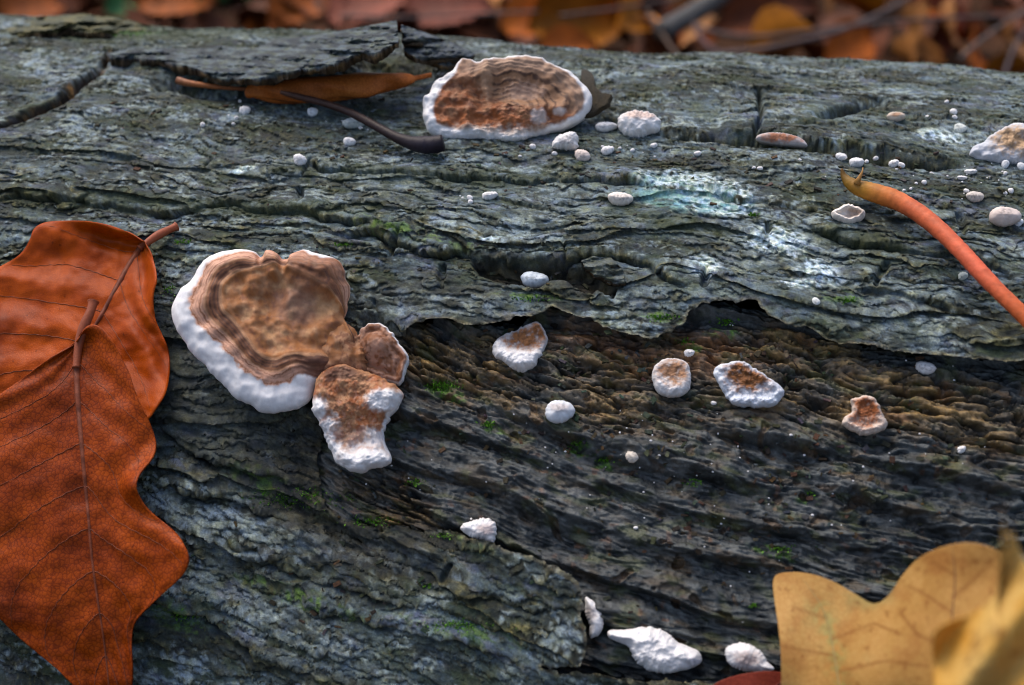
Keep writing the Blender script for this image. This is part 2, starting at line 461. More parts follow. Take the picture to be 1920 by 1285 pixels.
    lf = seg_dist(U, V, px_uv([(680, 655), (625, 720), (598, 800), (585, 850), (590, 930), (640, 978), (760, 990)]), False) + 2.5 * fbm(U / 8, V / 6, 3, 335)
    lf = ss(16, 1, lf)
    # ---- bark colours: lichen-grey skin, darker damp bark, olive broken rims, algae, white crust
    n1 = fbm(U / 20, VG / 9, 4, 400); n2 = fbm(U / 5, VG / 2.4, 4, 410); n3 = fbm(U / 1.6, VG / .9, 3, 420)
    grey = mix((.032, .046, .047), (.138, .174, .178), ss(-.32, .40, n1 * .5 + n2 * .55 + layer * .22))
    dark = mix((.011, .014, .012), (.032, .038, .030), ss(-.3, .4, n2))
    t = ss(-.14, .38, -n1 * .6 + n2 * .5 - layer * .28)
    C = mix(grey, dark, t * .88)
    violet = ss(.10, .5, fbm(U / 9, VG / 4, 3, 430)); C = mix(C, C * np.array([1.04, .92, 1.16], np.float32), violet)
    olive = ss(.0, .40, fbm(U / 13, VG / 6, 4, 440) + .25 * n3)
    C = mix(C, (.030, .044, .014), olive * .62)
    pale = ss(.12, .50, n3 * .55 + n2 * .5 + fbm(U / 26, VG / 12, 2, 445) * .6)
    C = mix(C, (.285, .340, .350), pale * .70)
    C = mix(C, mix((.013, .014, .009), (.034, .032, .018), ss(-.2, .3, n3)), np.clip(furrow, 0, 1) * .88)  # furrows darkened: crack dirt plus the shade below ledges painted into the colour
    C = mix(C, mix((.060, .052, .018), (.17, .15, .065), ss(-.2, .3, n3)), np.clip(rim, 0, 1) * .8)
    def spot(cx, cy, rx, ry, ang=0.0, soft=.5):
        a = math.radians(ang); dx, dy = PX - cx, PY - cy
        x = (dx * math.cos(a) + dy * math.sin(a)) / rx; y = (-dx * math.sin(a) + dy * math.cos(a)) / ry
        return 1 - ss(1 - soft, 1 + soft, np.sqrt(x * x + y * y) + .35 * n2 + .22 * n1)
    for s in ((430, 820, 170, 95, 22), (330, 670, 70, 120, 10), (560, 920, 120, 60, 20), (820, 560, 130, 34, 6), (1060, 520, 160, 26, 4)):
        C = mix(C, mix((.026, .029, .026), (.06, .062, .05), ss(-.3, .4, n2)), spot(*s) * .75)
    for s in ((760, 330, 260, 16, 2), (420, 390, 330, 14, 3), (1250, 420, 200, 16, 8), (300, 60, 260, 22, 0), (1580, 450, 120, 14, 10)):
        C = mix(C, (.040, .052, .026), spot(*s) * .65)
    for s in ((600, 340, 260, 35, 4), (1700, 610, 190, 45, 12), (1100, 420, 160, 26, 4), (860, 570, 150, 24, 8), (430, 1000, 120, 60, 30), (700, 1060, 160, 40, 25), (1180, 560, 80, 25, 15), (540, 1180, 150, 60, 25), (1450, 470, 160, 60, 14)):
        C = mix(C, mix((.13, .155, .155), (.24, .28, .275), ss(-.3, .4, n3 + n2 * .5)), spot(*s) * .6 * (1 - .8 * np.clip(furrow, 0, 1)) * ss(-.35, .25, n2 + .3 * layer))
    crust = np.maximum.reduce([spot(1300, 350, 105, 26, 8, .35), spot(1345, 385, 70, 17, 5, .35), spot(1455, 452, 60, 26, 10, .4), spot(1535, 515, 42, 22, 20, .4),
                               spot(1770, 248, 46, 9, 5, .4), spot(918, 456, 26, 5, 0, .4), spot(455, 316, 26, 5, -6, .4), spot(1320, 505, 30, 20, 0, .5), spot(1500, 540, 36, 10, 0, .5)])
    crust = crust * ss(-.30, .12, n3 * .8 + n2 * .3)
    C = mix(C, mix((.34, .46, .46), (.70, .76, .78), ss(-.25, .45, n3 + .5 * gn(U / .7, V / .5, 448))), crust * .85)
    aqua = np.maximum(spot(1290, 372, 100, 24, 6, .4), .6 * spot(1240, 345, 60, 14, 6, .4)) * (1 - .6 * crust) * ss(-.5, .1, n2); C = mix(C, (.24, .46, .43), aqua * .75)
    moss_t = np.maximum.reduce([spot(560, 930, 130, 26, 22), spot(860, 1180, 120, 18, 14), spot(700, 975, 90, 20, 10), spot(560, 1120, 120, 16, 20), spot(1240, 596, 42, 12, 10),
                                spot(990, 562, 60, 6, 4), spot(780, 445, 120, 12, 12), spot(330, 1150, 60, 24, 30), spot(1580, 565, 40, 14, 0), spot(860, 1000, 60, 12, 20), spot(240, 60, 60, 12, 0)])
    C = mix(C, mix((.035, .075, .010), (.085, .15, .018), ss(-.2, .4, n3)), moss_t * ss(-.15, .35, n2 + n3 * .6) * .85)
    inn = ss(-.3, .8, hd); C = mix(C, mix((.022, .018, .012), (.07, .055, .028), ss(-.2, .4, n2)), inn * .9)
    C = mix(C, mix((.022, .012, .006), (.15, .075, .022), ss(-.1, .45, fbm(U / 2.5, V / 2.5, 4, 470))), ss(2.2, .5, dl + .8 * n2))
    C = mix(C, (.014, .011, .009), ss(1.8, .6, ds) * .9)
    be = ss(.9, .15, np.abs(B)); C = mix(C, mix((.075, .060, .035), (.20, .18, .12), ss(-.2, .3, n3)), be * .75)

    C = mix(C, mix((.020, .020, .018), (.060, .052, .034), ss(-.3, .4, n2)), lf * .85)
    Vd = V + np.clip(DV, -.6, 1.1) * ss(0, 1.2, np.maximum(B, 0))
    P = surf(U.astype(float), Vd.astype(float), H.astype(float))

    # wood below: fibres, cross-cracked ridges, knobbly where it is black and wet
    brown = np.maximum.reduce([spot(960, 690, 330, 66, 12, .5), spot(1350, 690, 300, 70, 10, .5), spot(1700, 740, 260, 64, 6, .5), spot(730, 940, 70, 50, 30, .5), spot(1840, 800, 180, 50, 6, .5), spot(1500, 640, 120, 40, 10, .5)])
    fs = V - np.interp(U, [-60, 0, 60, 120], [.40, .30, .20, .14]) * np.clip(U, -160, 160) + 1.8 * fbm(U / 26, V / 16, 2, 505)
    w1 = fbm(U / 15, fs / 3.0, 4, 510); w2 = fbm(U / 7, fs / .8, 4, 520); w3 = fbm(U / 6.5, fs / 4.5, 4, 530)
    rg = 1 - np.minimum(1, np.abs(fbm(U / 19, fs / 4.2, 3, 540)) * 3.2); rg2 = 1 - np.minimum(1, np.abs(fbm(U / 9, fs / 1.7, 3, 545)) * 3.0)
    xc = ss(.80, .98, 1 - np.minimum(1, np.abs(fbm(U / 3.6 + w1, fs / 9, 2, 550)) * 4.5)) * ss(-.05, .3, gn(U / 18, fs / 9, 552))
    k1 = fbm(U / 13, fs / 6.0, 3, 560); k2 = fbm(U / 5.0, fs / 2.4, 3, 561); k3 = fbm(U / 1.6, fs / .9, 3, 562)
    blis = gn(U / 3.4, fs / 2.6, 563); zb = ss(-.02, .25, gn(U / 22, V / 14, 564)); ringb = np.exp(-((blis - .34) / .07) ** 2) * zb; pitb = ss(.38, .5, blis) * zb
    lw = (fs + 2.6 * fbm(U / 24, fs / 9, 3, 565)) / 8.5; li = np.floor(lw); lf_ = lw - li
    la = .45 + .55 * ss(-.3, .2, gn(U / 30 + li * 4.3, li * 1.7, 566))
    long_ = np.where(lf_ < .78, (lf_ / .78) ** 1.2, (1 - lf_) / .22) * la
    Wf = -3.4 + 2.2 * w3 + 1.5 * w1 - 2.6 * ss(.5, 1, rg) - 1.2 * ss(.55, 1, rg2) + .5 * w2 - 1.3 * xc
    Wk = -4.8 + 4.0 * long_ + 1.7 * k1 + .85 * k2 + .22 * k3 + .45 * ringb - .9 * pitb + .22 * w2 - .7 * ss(.6, 1, rg) + .6 * gn(U / 26, V / 18, 575) - .5 * rg2 ** 3
    fw = np.clip(brown * 1.1, 0, 1) * ss(26, 8, E) + .25 * ss(60, 110, U); fw = np.clip(fw, 0, 1)
    WH = Wf * fw + Wk * (1 - fw) + .12 * fbm(U / .9, fs / .45, 2, 570)
    WH -= 1.0 * np.exp(-(np.maximum(E, 0) / 2.2))
    WH = np.where(E < .2, np.minimum(WH, H - 1.2), WH)
    H = H + lf * (np.minimum(WH + 1.3, H) - H)
    P = surf(U.astype(float), Vd.astype(float), H.astype(float))
    cb = mix((.060, .038, .012), (.30, .19, .062), ss(-.35, .45, w2 * .8 + w3 * .5))
    cb = mix(cb, (.020, .013, .006), np.maximum(ss(.5, 1, rg), .8 * ss(.6, 1, rg2)) * .85)
    cb = mix(cb, (.17, .085, .030), ss(.2, .5, fbm(U / 7, fs / 3, 3, 590)) * .7)
    ck = mix((.010, .014, .015), (.062, .074, .076), ss(-.3, .45, k2 * .5 + k3 * .3 + w2 * .5))
    ck = mix(ck, (.115, .125, .122), ss(.12, .5, fbm(U / 12, fs / 4, 4, 595)) * .6)
    ck = mix(ck, (.060, .042, .020), ss(.08, .45, fbm(U / 8, fs / 3.5, 4, 597)) * .65)
    ck = mix(ck, (.13, .075, .032), pitb * .6)
    ck = mix(ck, (.010, .010, .008), np.exp(-(np.minimum(lf_, 1 - lf_) / .07) ** 2) * la * .7)
    CW = mix(ck, cb, np.clip(brown * (.62 + 1.1 * fbm(U / 15, fs / 6, 3, 607)), 0, 1))
    rust = np.maximum(spot(1170, 640, 130, 34, 14, .5), spot(1330, 650, 90, 40, 10, .5)); CW = mix(CW, mix((.09, .038, .014), (.26, .12, .045), ss(-.3, .4, w2 + n3)), rust * .7)
    CW = mix(CW, (.062, .076, .018), ss(.1, .45, fbm(U / 8, fs / 4, 4, 600)) * .5)
    CW = mix(CW, (.20, .075, .02), ss(.42, .56, gn(U / 1.9, V / 1.5, 605)) * ss(.0, .3, gn(U / 14, V / 10, 606)) * .3)
    gm = np.maximum.reduce([spot(830, 722, 40, 13, 20), spot(920, 795, 22, 12, 20), spot(1080, 832, 26, 12, 0), spot(1132, 862, 22, 9, 0), spot(1360, 602, 30, 10, 0), spot(1300, 640, 26, 10, 0), spot(1450, 1030, 40, 10, 20), spot(1520, 930, 20, 8, 0)])
    CW = mix(CW, mix((.030, .085, .006), (.075, .17, .012), ss(-.2, .4, n3)), gm * ss(-.3, .3, n3 + n2) * .9)
    WP = surf(U.astype(float), V.astype(float), WH.astype(float))

    # ---- meshes: keep bark faces on the bark side, wood faces on the bare side and a margin under the bark
    quads = grid_faces(nr, nc)
    q2 = quads.reshape(nr - 1, nc - 1, 4)
    Bf = B.ravel()
    qb = (Bf[quads] > 0).sum(1) >= 2
    qw = (E.ravel()[quads] > -3.5).any(1)
    # snap bark vertices near the torn edge on to it
    gu = np.gradient(B, axis=1) / np.gradient(U, axis=1); gv = np.gradient(B, axis=0) / np.gradient(V, axis=0)
    g2 = gu * gu + gv * gv + 1e-6
    near = np.abs(B) < .3
    su = np.where(near, -B * gu / g2, 0); sv = np.where(near, -B * gv / g2, 0)
    su = np.clip(su, -.3, .3); sv = np.clip(sv, -.3, .3)
    Pb = surf((U + su).astype(float), (Vd + sv).astype(float), H.astype(float)).reshape(-1, 3)
    root = empty('fallen_log', tuple(surf(np.array([0.0]), np.array([R * 1000 * math.pi]), np.array([0.0]))[0]))
    tag(root, 'fallen grey log with cracked flaking bark that all the fungi grow on', 'log')
    def emit(name, Pts, Cc, keep, mat, skirt=None):
        f = quads[keep]
        used = np.zeros(len(Pts), bool); used[f.ravel()] = True
        idx = np.cumsum(used) - 1
        f = idx[f]; v = Pts[used]; c = Cc.reshape(-1, 3)[used]
        if skirt is not None:
            e = np.concatenate([f[:, [0, 1]], f[:, [1, 2]], f[:, [2, 3]], f[:, [3, 0]]])
            key = np.minimum(e[:, 0], e[:, 1]).astype(np.int64) * len(v) + np.maximum(e[:, 0], e[:, 1])
            _, inv, cnt = np.unique(key, return_inverse=True, return_counts=True)
            be_ = e[cnt[inv] == 1]
            uu = U.ravel()[used]; vv_ = V.ravel()[used]
            ok = (np.abs(uu[be_]) < 1150).all(1) & (vv_[be_] < 470).all(1) & (vv_[be_] > -400).all(1)
            be_ = be_[ok]
            un, inv2 = np.unique(be_, return_inverse=True); inv2 = inv2.reshape(be_.shape)
            lowp = skirt[used][un]
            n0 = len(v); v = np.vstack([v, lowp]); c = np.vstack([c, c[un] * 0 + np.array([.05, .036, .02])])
            f = np.vstack([f, np.stack([be_[:, 1], be_[:, 0], n0 + inv2[:, 0], n0 + inv2[:, 1]], -1)])
        o = mesh_obj(name, v, f, mat, col=c)
        adopt(o, root); return o
    # lower lip of the torn bark: 1.7 mm thick and cut back under itself
    inn_u, inn_v = gu / np.sqrt(g2), gv / np.sqrt(g2)
    Sk = surf((U + su + .9 * inn_u).astype(float), (Vd + sv + .9 * inn_v).astype(float), (H - 1.3).astype(float)).reshape(-1, 3)
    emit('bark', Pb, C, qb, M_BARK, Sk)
    emit('bare_wood', WP.reshape(-1, 3), CW, qw, M_WOOD)
    # sawn ends
    for s_, uu in ((-1, cols[0]), (1, cols[-1])):
        th = np.linspace(0, 2 * math.pi, 96, endpoint=False)
        rr = np.array([.2, .5, .8, 1.0]) * (R * 1000 - .5)
        pts = [surf(np.full(96, uu - s_ * .5), -th * R * 1000, np.full(96, r_ - R * 1000)) for r_ in rr]
        v = np.vstack(pts); f = grid_faces(4, 96, True)
        o = mesh_obj('sawn_end', v, [tuple(q) for q in f] + [tuple(range(96))], M_WOOD, col=np.tile(np.array([[.16, .10, .05]], np.float32), (len(v), 1)))
        adopt(o, root)
    fin = (np.abs(U) < 149) & (V < rows[-len(ext) - 1]) & (V > rows[len(pre)])
    return root, rows, cols, np.where(B > 0, H, WH), B

LOG, ROWS, COLS, HMAP, BMAP = build_log()

def height(u, v):
    i = np.clip(np.searchsorted(ROWS, v), 1, len(ROWS) - 1); j = np.clip(np.searchsorted(COLS, u), 1, len(COLS) - 1)
    return HMAP[i, j].astype(float)

def on_log(px, py, off=0.0):
    """point on the real bark or wood surface seen through a pixel"""
    px = np.atleast_1d(np.asarray(px, float)); py = np.atleast_1d(np.asarray(py, float))
    h = np.zeros(px.shape)
    for _ in range(5):
        P = cyl(px, py, R + h / 1000.0)
        u, v = to_uv(P); h = .5 * h + .5 * height(u, v)
    return cyl(px, py, R + (h + off) / 1000.0)

def log_normal(P):
    q = P - (P @ AX)[..., None] * AX
    return q / np.linalg.norm(q, axis=-1, keepdims=True)

# ------------------------------------------------------------------ fungi
WHITE = np.array((.67, .66, .655)); CREAM = np.array((.62, .56, .50)); TAN = np.array((.33, .165, .080)); PINK = np.array((.38, .205, .135))
BROWN = np.array((.19, .075, .032)); DARK = np.array((.075, .030, .018)); OCHRE = np.array((.31, .122, .038)); RUST = np.array((.25, .08, .025))

def cap_mesh(outline, centre, tilt, lift, depth, zfn, cfn, NT=220, NR=46, lump=.25, seed=1, anchor=None, back=.55, smooth_n=2):
    """a solid body grown on the log: its visible margin follows the traced outline in a plane of its own, the face
    bulges out of that plane, the back tapers into the bark"""
    ol = smooth_poly(outline, smooth_n)
    cx, cy = centre
    P0 = on_log(*(anchor or centre))[0]
    n = log_normal(P0); c = CAM - P0; c /= np.linalg.norm(c)
    w = n * tilt + c * (1 - tilt); w /= np.linalg.norm(w)
    O = P0 + w * lift / 1000.0
    ex = RIGHT - w * (RIGHT @ w); ex /= np.linalg.norm(ex); ey = np.cross(w, ex)
    def plane(p):
        d = ray(p[:, 0], p[:, 1]); t = ((O - CAM) @ w) / (d @ w)
        q = CAM + d * t[:, None] - O
        return np.stack([q @ ex, q @ ey], -1) * 1000.0
    op = plane(ol); cc = plane(np.array([[cx, cy]], float))[0]
    a = np.arctan2(op[:, 1] - cc[1], op[:, 0] - cc[0]); rr = np.hypot(op[:, 1] - cc[1], op[:, 0] - cc[0])
    o = np.argsort(a); a, rr = a[o], rr[o]
    th = np.linspace(-math.pi, math.pi, NT, endpoint=False)
    re = np.interp(th, np.concatenate([a - 2 * math.pi, a, a + 2 * math.pi]), np.tile(rr, 3))
    re = (np.roll(re, 1) + 2 * re + np.roll(re, -1)) / 4
    size = re.mean()
    re = re + lump * (fbm(np.cos(th) * 4.5 + 9, np.sin(th) * 4.5, 3, seed))
    edge_xy = cc + re[:, None] * np.stack([np.cos(th), np.sin(th)], -1)
    r = 1 - (1 - np.linspace(0.02, 1, NR)) ** 1.35
    X = cc[0] + r[:, None] * (edge_xy[:, 0] - cc[0]); Y = cc[1] + r[:, None] * (edge_xy[:, 1] - cc[1])
    D = seg_dist(X.astype(np.float32), Y.astype(np.float32), edge_xy).astype(float)
    D[-1] = 0
    TH = np.broadcast_to(th, X.shape)
    W3 = O + (X[..., None] * ex + Y[..., None] * ey) / 1000.0
    PXX, PYY = project(W3)
    Z = zfn(X, Y, D, TH, size, PXX, PYY)
    Z = Z - Z[-1:].mean() * 0
    top = W3 + Z[..., None] * w / 1000.0
    Cc = cfn(X, Y, D, TH, size, PXX, PYY)
    nb = 12
    q = np.linspace(0, 1, nb + 1)[1:]
    sh = 1 - (1 - back) * q ** 1.3
    Xb = cc[0] + sh[:, None] * (edge_xy[:, 0] - cc[0]); Yb = cc[1] + sh[:, None] * (edge_xy[:, 1] - cc[1])
    Zb = Z[-1][None] - depth * (q[:, None]) ** .8 + .25 * lump * fbm(Xb / 1.5, Yb / 1.5 + q[:, None], 2, seed + 5)
    bot = O + (Xb[..., None] * ex + Yb[..., None] * ey + Zb[..., None] * w) / 1000.0
    cb = np.broadcast_to(Cc[-1][None], (nb, NT, 3)) * 1.0
    V = np.vstack([top.reshape(-1, 3), bot.reshape(-1, 3)]); C = np.vstack([Cc.reshape(-1, 3), cb.reshape(-1, 3)])
    F = [tuple(f) for f in grid_faces(NR + nb, NT, True)]
    F.append(tuple(range(NT - 1, -1, -1))); F.append(tuple((NR + nb - 1) * NT + k for k in range(NT)))
    F = [f[::-1] for f in F]
    return V, F, C, P0

def roll(D, w):                       # rounded margin of width w
    x = np.clip(1 - D / w, 0, 1); return np.sqrt(np.maximum(1 - x * x, 0))

def wspot(px, py, cx, cy, rx, ry=None, n=0, soft=.35):
    ry = ry or rx
    return 1 - ss(1 - soft, 1 + soft, np.sqrt(((px - cx) / rx) ** 2 + ((py - cy) / ry) ** 2) + n)

def split_cap(root, V, F, C, pale_name, field_name):
    """the pale rim and the coloured face of one body as two parts that share their shading"""
    whole = mesh_obj('whole', V, F, M_FUNG, col=C); me = whole.data
    N = np.zeros(len(V) * 3, np.float32); me.vertices.foreach_get('normal', N); N = N.reshape(-1, 3)
    bpy.data.objects.remove(whole)
    lum = C[:, 2] / (C[:, 0] + 1e-6)
    fl = np.array([lum[list(f)].mean() for f in F]) > .62
    for nm, keep in ((field_name, ~fl), (pale_name, fl)):
        Fk = [f for f, k in zip(F, keep) if k]
        if not Fk: continue
        used = np.zeros(len(V), bool); used[np.concatenate([np.array(f) for f in Fk])] = True
        idx = np.cumsum(used) - 1
        o = mesh_obj(nm, V[used], [tuple(idx[list(f)]) for f in Fk], M_FUNG, col=C[used])
        o.data.normals_split_custom_set_from_vertices([tuple(n_) for n_ in N[used]])
        adopt(o, root)

# --- the large bracket in the middle
root_main = None
DISH = smooth_poly([(422, 547), (443, 520), (500, 512), (522, 504), (550, 515), (615, 547), (645, 580), (650, 612), (668, 650), (640, 672), (600, 668), (558, 665), (515, 678), (490, 669), (472, 640), (443, 601), (425, 587)], 2)
def zones(px, py, D):
    pf, qf = px.astype(np.float32), py.astype(np.float32)
    din = seg_dist(pf, qf, DISH); ins = inside(pf, qf, DISH)
    dpx = D / .105
    b_ = np.where(ins, 1.0, dpx / (dpx + din + 1e-3))
    a = np.degrees(np.arctan2(-(py - 605), px - 520))          # 0 right, 90 up, 180 left
    wb = np.interp(a, [-180, -150, -120, -100, -80, -62, -50, -30, 0, 30, 45, 52, 62, 75, 90, 100, 108, 125, 150, 180],
                   [.40, .48, .52, .50, .50, .45, .02, .02, .02, .02, .02, .22, .22, .03, .02, .03, .12, .22, .28, .40])
    return b_, wb, np.where(ins, din, 0), ins
def main_z(X, Y, D, TH, s, px, py):
    b_, wb, din, ins = zones(px, py, D)
    nn = fbm(X / 3.5, Y / 3.5, 3, 23)
    c = np.clip((b_ - wb) / (1 - wb), 0, 1) + .07 * nn
    z = 2.8 * roll(D, 3.2) * (1 - .7 * wspot(px, py, 655, 650, 60, 60, soft=.8)) + .42 * fbm(X / 3.0, Y / 3.0, 2, 22, .35) * ss(0, 1.5, D) + .5 * fbm(X / 6, Y / 6, 2, 28)
    z += 1.2 * ss(.2, .8, b_) + .55 * fbm(X / 4.2, Y / 4.2, 2, 29) * ss(.25, .6, b_) + .10 * np.sin(c * 2 * math.pi * 3.6) * ss(-.3, .3, fbm(X / 4, Y / 4, 2, 30) + .1) * ss(.03, .12, c) * (1 - ss(.93, 1.0, c))
    dish = ss(0, 22, din)
    z += -1.0 * ss(0, 40, din) - .5 * ss(0, 9, din) + dish * (1.9 * fbm(X / 6.0, Y / 6.0, 3, 25, .38) + .12 * fbm(X / 1.6, Y / 1.6, 2, 27))
    z -= 1.8 * wspot(px, py, 534, 490, 9, 26) + 1.3 * wspot(px, py, 491, 486, 7, 18)
    z += 1.6 * wspot(px, py, 590, 515, 56, 30, soft=.7) + 1.3 * wspot(px, py, 625, 622, 40, 22, soft=.7) + .9 * wspot(px, py, 512, 488, 18, 16, soft=.7)
    return z
def main_c(X, Y, D, TH, s, px, py):
    n1 = fbm(X / 4.5, Y / 4.5, 4, 31); n2 = fbm(X / 1.3, Y / 1.3, 4, 32); n3 = fbm(X / .5, Y / .5, 2, 33)
    b_, wb, din, ins = zones(px, py, D)
    wb = wb + (.08 * n2 + .09 * n1) * ss(.05, .2, wb)
    c = (b_ - wb) / (1 - wb) + .06 * n1 + .02 * n2
    c = np.where(ins, np.maximum(c, .98), c)
    L = PINK * 1.4
    bands = [(-.14, WHITE * .97), (-.04, np.array((.56, .48, .44))), (.02, L * 1.2), (.055, BROWN * 1.5), (.10, L * 1.2), (.28, L * 1.05), (.32, BROWN * 1.2), (.36, L), (.46, TAN), (.50, BROWN), (.56, BROWN * 1.3), (.60, DARK), (.66, BROWN * 1.2), (.71, DARK * 1.1), (.78, BROWN), (.82, DARK * 1.3), (.90, TAN * 1.2), (.95, TAN * 1.25), (1.0, OCHRE)]
    C = np.stack([np.interp(c, [q[0] for q in bands], [q[1][k] for q in bands]) for k in range(3)], -1)
    C = C * (1 - .24 * (.5 + .5 * np.sin((c + .035 * n2 + .03 * n1) * 2 * math.pi * 11)) * ss(.04, .1, c) * ss(1.0, .92, c))[..., None]
    inner = ss(0, 10, din + 6 * n2)
    cin = mix(OCHRE * 1.12, TAN, ss(-.3, .3, n1)); cin = mix(cin, BROWN * 1.25, ss(.08, .5, n2 * .6 - n1 * .7)); cin = mix(cin, np.array((.46, .25, .115)), ss(.05, .45, n1 + .3 * n2) * .85)
    C = mix(C, cin, inner)
    C = mix(C, np.array((.26, .15, .11)), wspot(px, py, 560, 575, 40, 34, .6 * n1) * .5)
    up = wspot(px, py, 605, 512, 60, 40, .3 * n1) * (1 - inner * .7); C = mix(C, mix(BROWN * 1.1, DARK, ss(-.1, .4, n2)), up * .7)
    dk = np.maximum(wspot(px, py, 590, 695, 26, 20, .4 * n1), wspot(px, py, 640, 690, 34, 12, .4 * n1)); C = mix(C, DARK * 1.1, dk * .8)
    C = mix(C, WHITE, ss(.02, -.14, c + .03 * n3 + .02 * n2) * ss(.05, .14, wb))
    C = mix(C, C * .7, ss(.25, .6, n3) * .45 * ss(0, .1, c))
    return np.clip(C, .01, .9)
root_main = empty('bracket_fungus', (0, 0, 0))
tag(root_main, 'large brown bracket fungus with white rim and two joined lobes beside the orange leaves', 'fungus', 'brown and white bracket fungi')
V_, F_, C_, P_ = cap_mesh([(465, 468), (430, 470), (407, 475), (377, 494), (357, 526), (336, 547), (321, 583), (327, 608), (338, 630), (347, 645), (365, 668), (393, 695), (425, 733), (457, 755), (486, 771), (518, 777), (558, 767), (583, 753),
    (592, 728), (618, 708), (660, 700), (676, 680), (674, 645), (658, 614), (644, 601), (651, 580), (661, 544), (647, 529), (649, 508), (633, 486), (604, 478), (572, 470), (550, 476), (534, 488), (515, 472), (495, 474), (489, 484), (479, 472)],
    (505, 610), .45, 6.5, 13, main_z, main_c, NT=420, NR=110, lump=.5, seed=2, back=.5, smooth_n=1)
root_main.location = P_
split_cap(root_main, V_, F_, C_, 'white_rim', 'cap')
def lobe_z(X, Y, D, TH, s, px, py):
    return 2.0 * roll(D, 1.6) + 2.6 * wspot(px, py, 708, 652, 24, 19, soft=.8) - 1.0 * np.exp(-((D - 1.7) / .6) ** 2) + .35 * fbm(X / 2.2, Y / 2.2, 3, 41, .4)
def lobe_c(X, Y, D, TH, s, px, py):
    n1 = fbm(X / 2, Y / 2, 3, 42); n2 = fbm(X / .8, Y / .8, 3, 43)
    C = mix(PINK * .85, BROWN * 1.05, ss(-.2, .35, n1 + .5 * n2)); C = mix(C, DARK, ss(.25, .6, n2) * .6)
    C = mix(C, BROWN, np.exp(-((D - 1.5) / .35) ** 2) * .8); C = mix(C, PINK * 1.1, wspot(px, py, 712, 655, 14, 10) * .7)
    wm = ss(.55, .2, D + .2 * n1) * ss(-60, 20, px - 715 - (py - 660) * .2 + 30 * n1)
    return np.clip(mix(C, WHITE, wm), .01, .9)
V_, F_, C_, _ = cap_mesh([(668, 632), (679, 615), (704, 603), (726, 615), (740, 632), (751, 648), (769, 669), (762, 698), (755, 723), (729, 718), (704, 708), (679, 700), (665, 675), (664, 651)],
    (712, 660), .45, 5.2, 12, lobe_z, lobe_c, NT=180, NR=50, lump=.4, seed=7, smooth_n=1)
adopt(mesh_obj('side_lobe', V_, F_, M_FUNG, col=C_), root_main)
def low_z(X, Y, D, TH, s, px, py):
    return (2.6 * roll(D, 2.4) + 2.0 * wspot(px, py, 722, 752, 34, 26, soft=.7) + 1.4 * wspot(px, py, 690, 866, 44, 18, soft=.7) - 1.5 * wspot(px, py, 668, 822, 46, 26, soft=.6)
            + 1.0 * fbm(X / 2.2, Y / 2.2, 4, 51) - 1.0 * wspot(px, py, 690, 786, 50, 9, soft=.6) + .9 * wspot(px, py, 597, 768, 12, soft=.6))
def low_c(X, Y, D, TH, s, px, py):
    n1 = fbm(X / 3, Y / 3, 4, 52); n2 = fbm(X / 1.1, Y / 1.1, 3, 53)
    C = mix(TAN * 1.1, RUST * 1.15, ss(-.25, .35, n1 + .5 * n2)); C = mix(C, BROWN, ss(.15, .5, n2 - n1) * .6)
    C = mix(C, PINK * 1.2, ss(.2, .5, n2 + .4 * n1) * .5)
    Wt = np.maximum.reduce([wspot(px, py, 728, 756, 38, 20, .35 * n2), wspot(px, py, 690, 866, 66, 26, .3 * n2), wspot(px, py, 596, 768, 20, 20, .3 * n2), wspot(px, py, 690, 825, 44, 20, .5 * n2) * .8,
                            wspot(px, py, 620, 835, 26, 50, .35 * n2), ss(.8, .2, D + .4 * n1) * ss(740, 775, py)])
    Wt = Wt * (1 - wspot(px, py, 655, 815, 34, 18, .4 * n2) * .8)
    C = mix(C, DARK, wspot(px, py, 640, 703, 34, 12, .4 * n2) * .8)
    return np.clip(mix(C, WHITE, Wt), .01, .9)
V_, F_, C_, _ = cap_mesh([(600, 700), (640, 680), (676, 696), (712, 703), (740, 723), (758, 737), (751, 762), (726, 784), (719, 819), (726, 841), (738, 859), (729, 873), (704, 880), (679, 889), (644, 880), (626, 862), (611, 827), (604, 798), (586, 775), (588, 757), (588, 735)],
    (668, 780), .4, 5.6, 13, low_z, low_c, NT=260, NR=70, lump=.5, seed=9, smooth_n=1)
adopt(mesh_obj('lower_lobe', V_, F_, M_FUNG, col=C_), root_main)

def neck_z(X, Y, D, TH, s, px, py):
    return 2.4 * roll(D, 3.2) + .9 * fbm(X / 3.4, Y / 3.4, 2, 56, .35) - .8 * np.exp(-((px - 668) / 7.0) ** 2)
def neck_c(X, Y, D, TH, s, px, py):
    n1 = fbm(X / 2.6, Y / 2.6, 4, 57); n2 = fbm(X / .9, Y / .9, 3, 58)
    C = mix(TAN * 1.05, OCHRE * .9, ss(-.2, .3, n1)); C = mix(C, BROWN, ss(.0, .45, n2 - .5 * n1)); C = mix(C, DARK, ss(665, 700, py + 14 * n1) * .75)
    return np.clip(C, .01, .9)
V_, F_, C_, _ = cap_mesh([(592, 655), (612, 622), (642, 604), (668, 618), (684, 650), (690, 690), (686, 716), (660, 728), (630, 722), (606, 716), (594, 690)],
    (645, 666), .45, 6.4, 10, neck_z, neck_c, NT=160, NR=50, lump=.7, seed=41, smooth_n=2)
adopt(mesh_obj('neck', V_, F_, M_FUNG, col=C_), root_main)

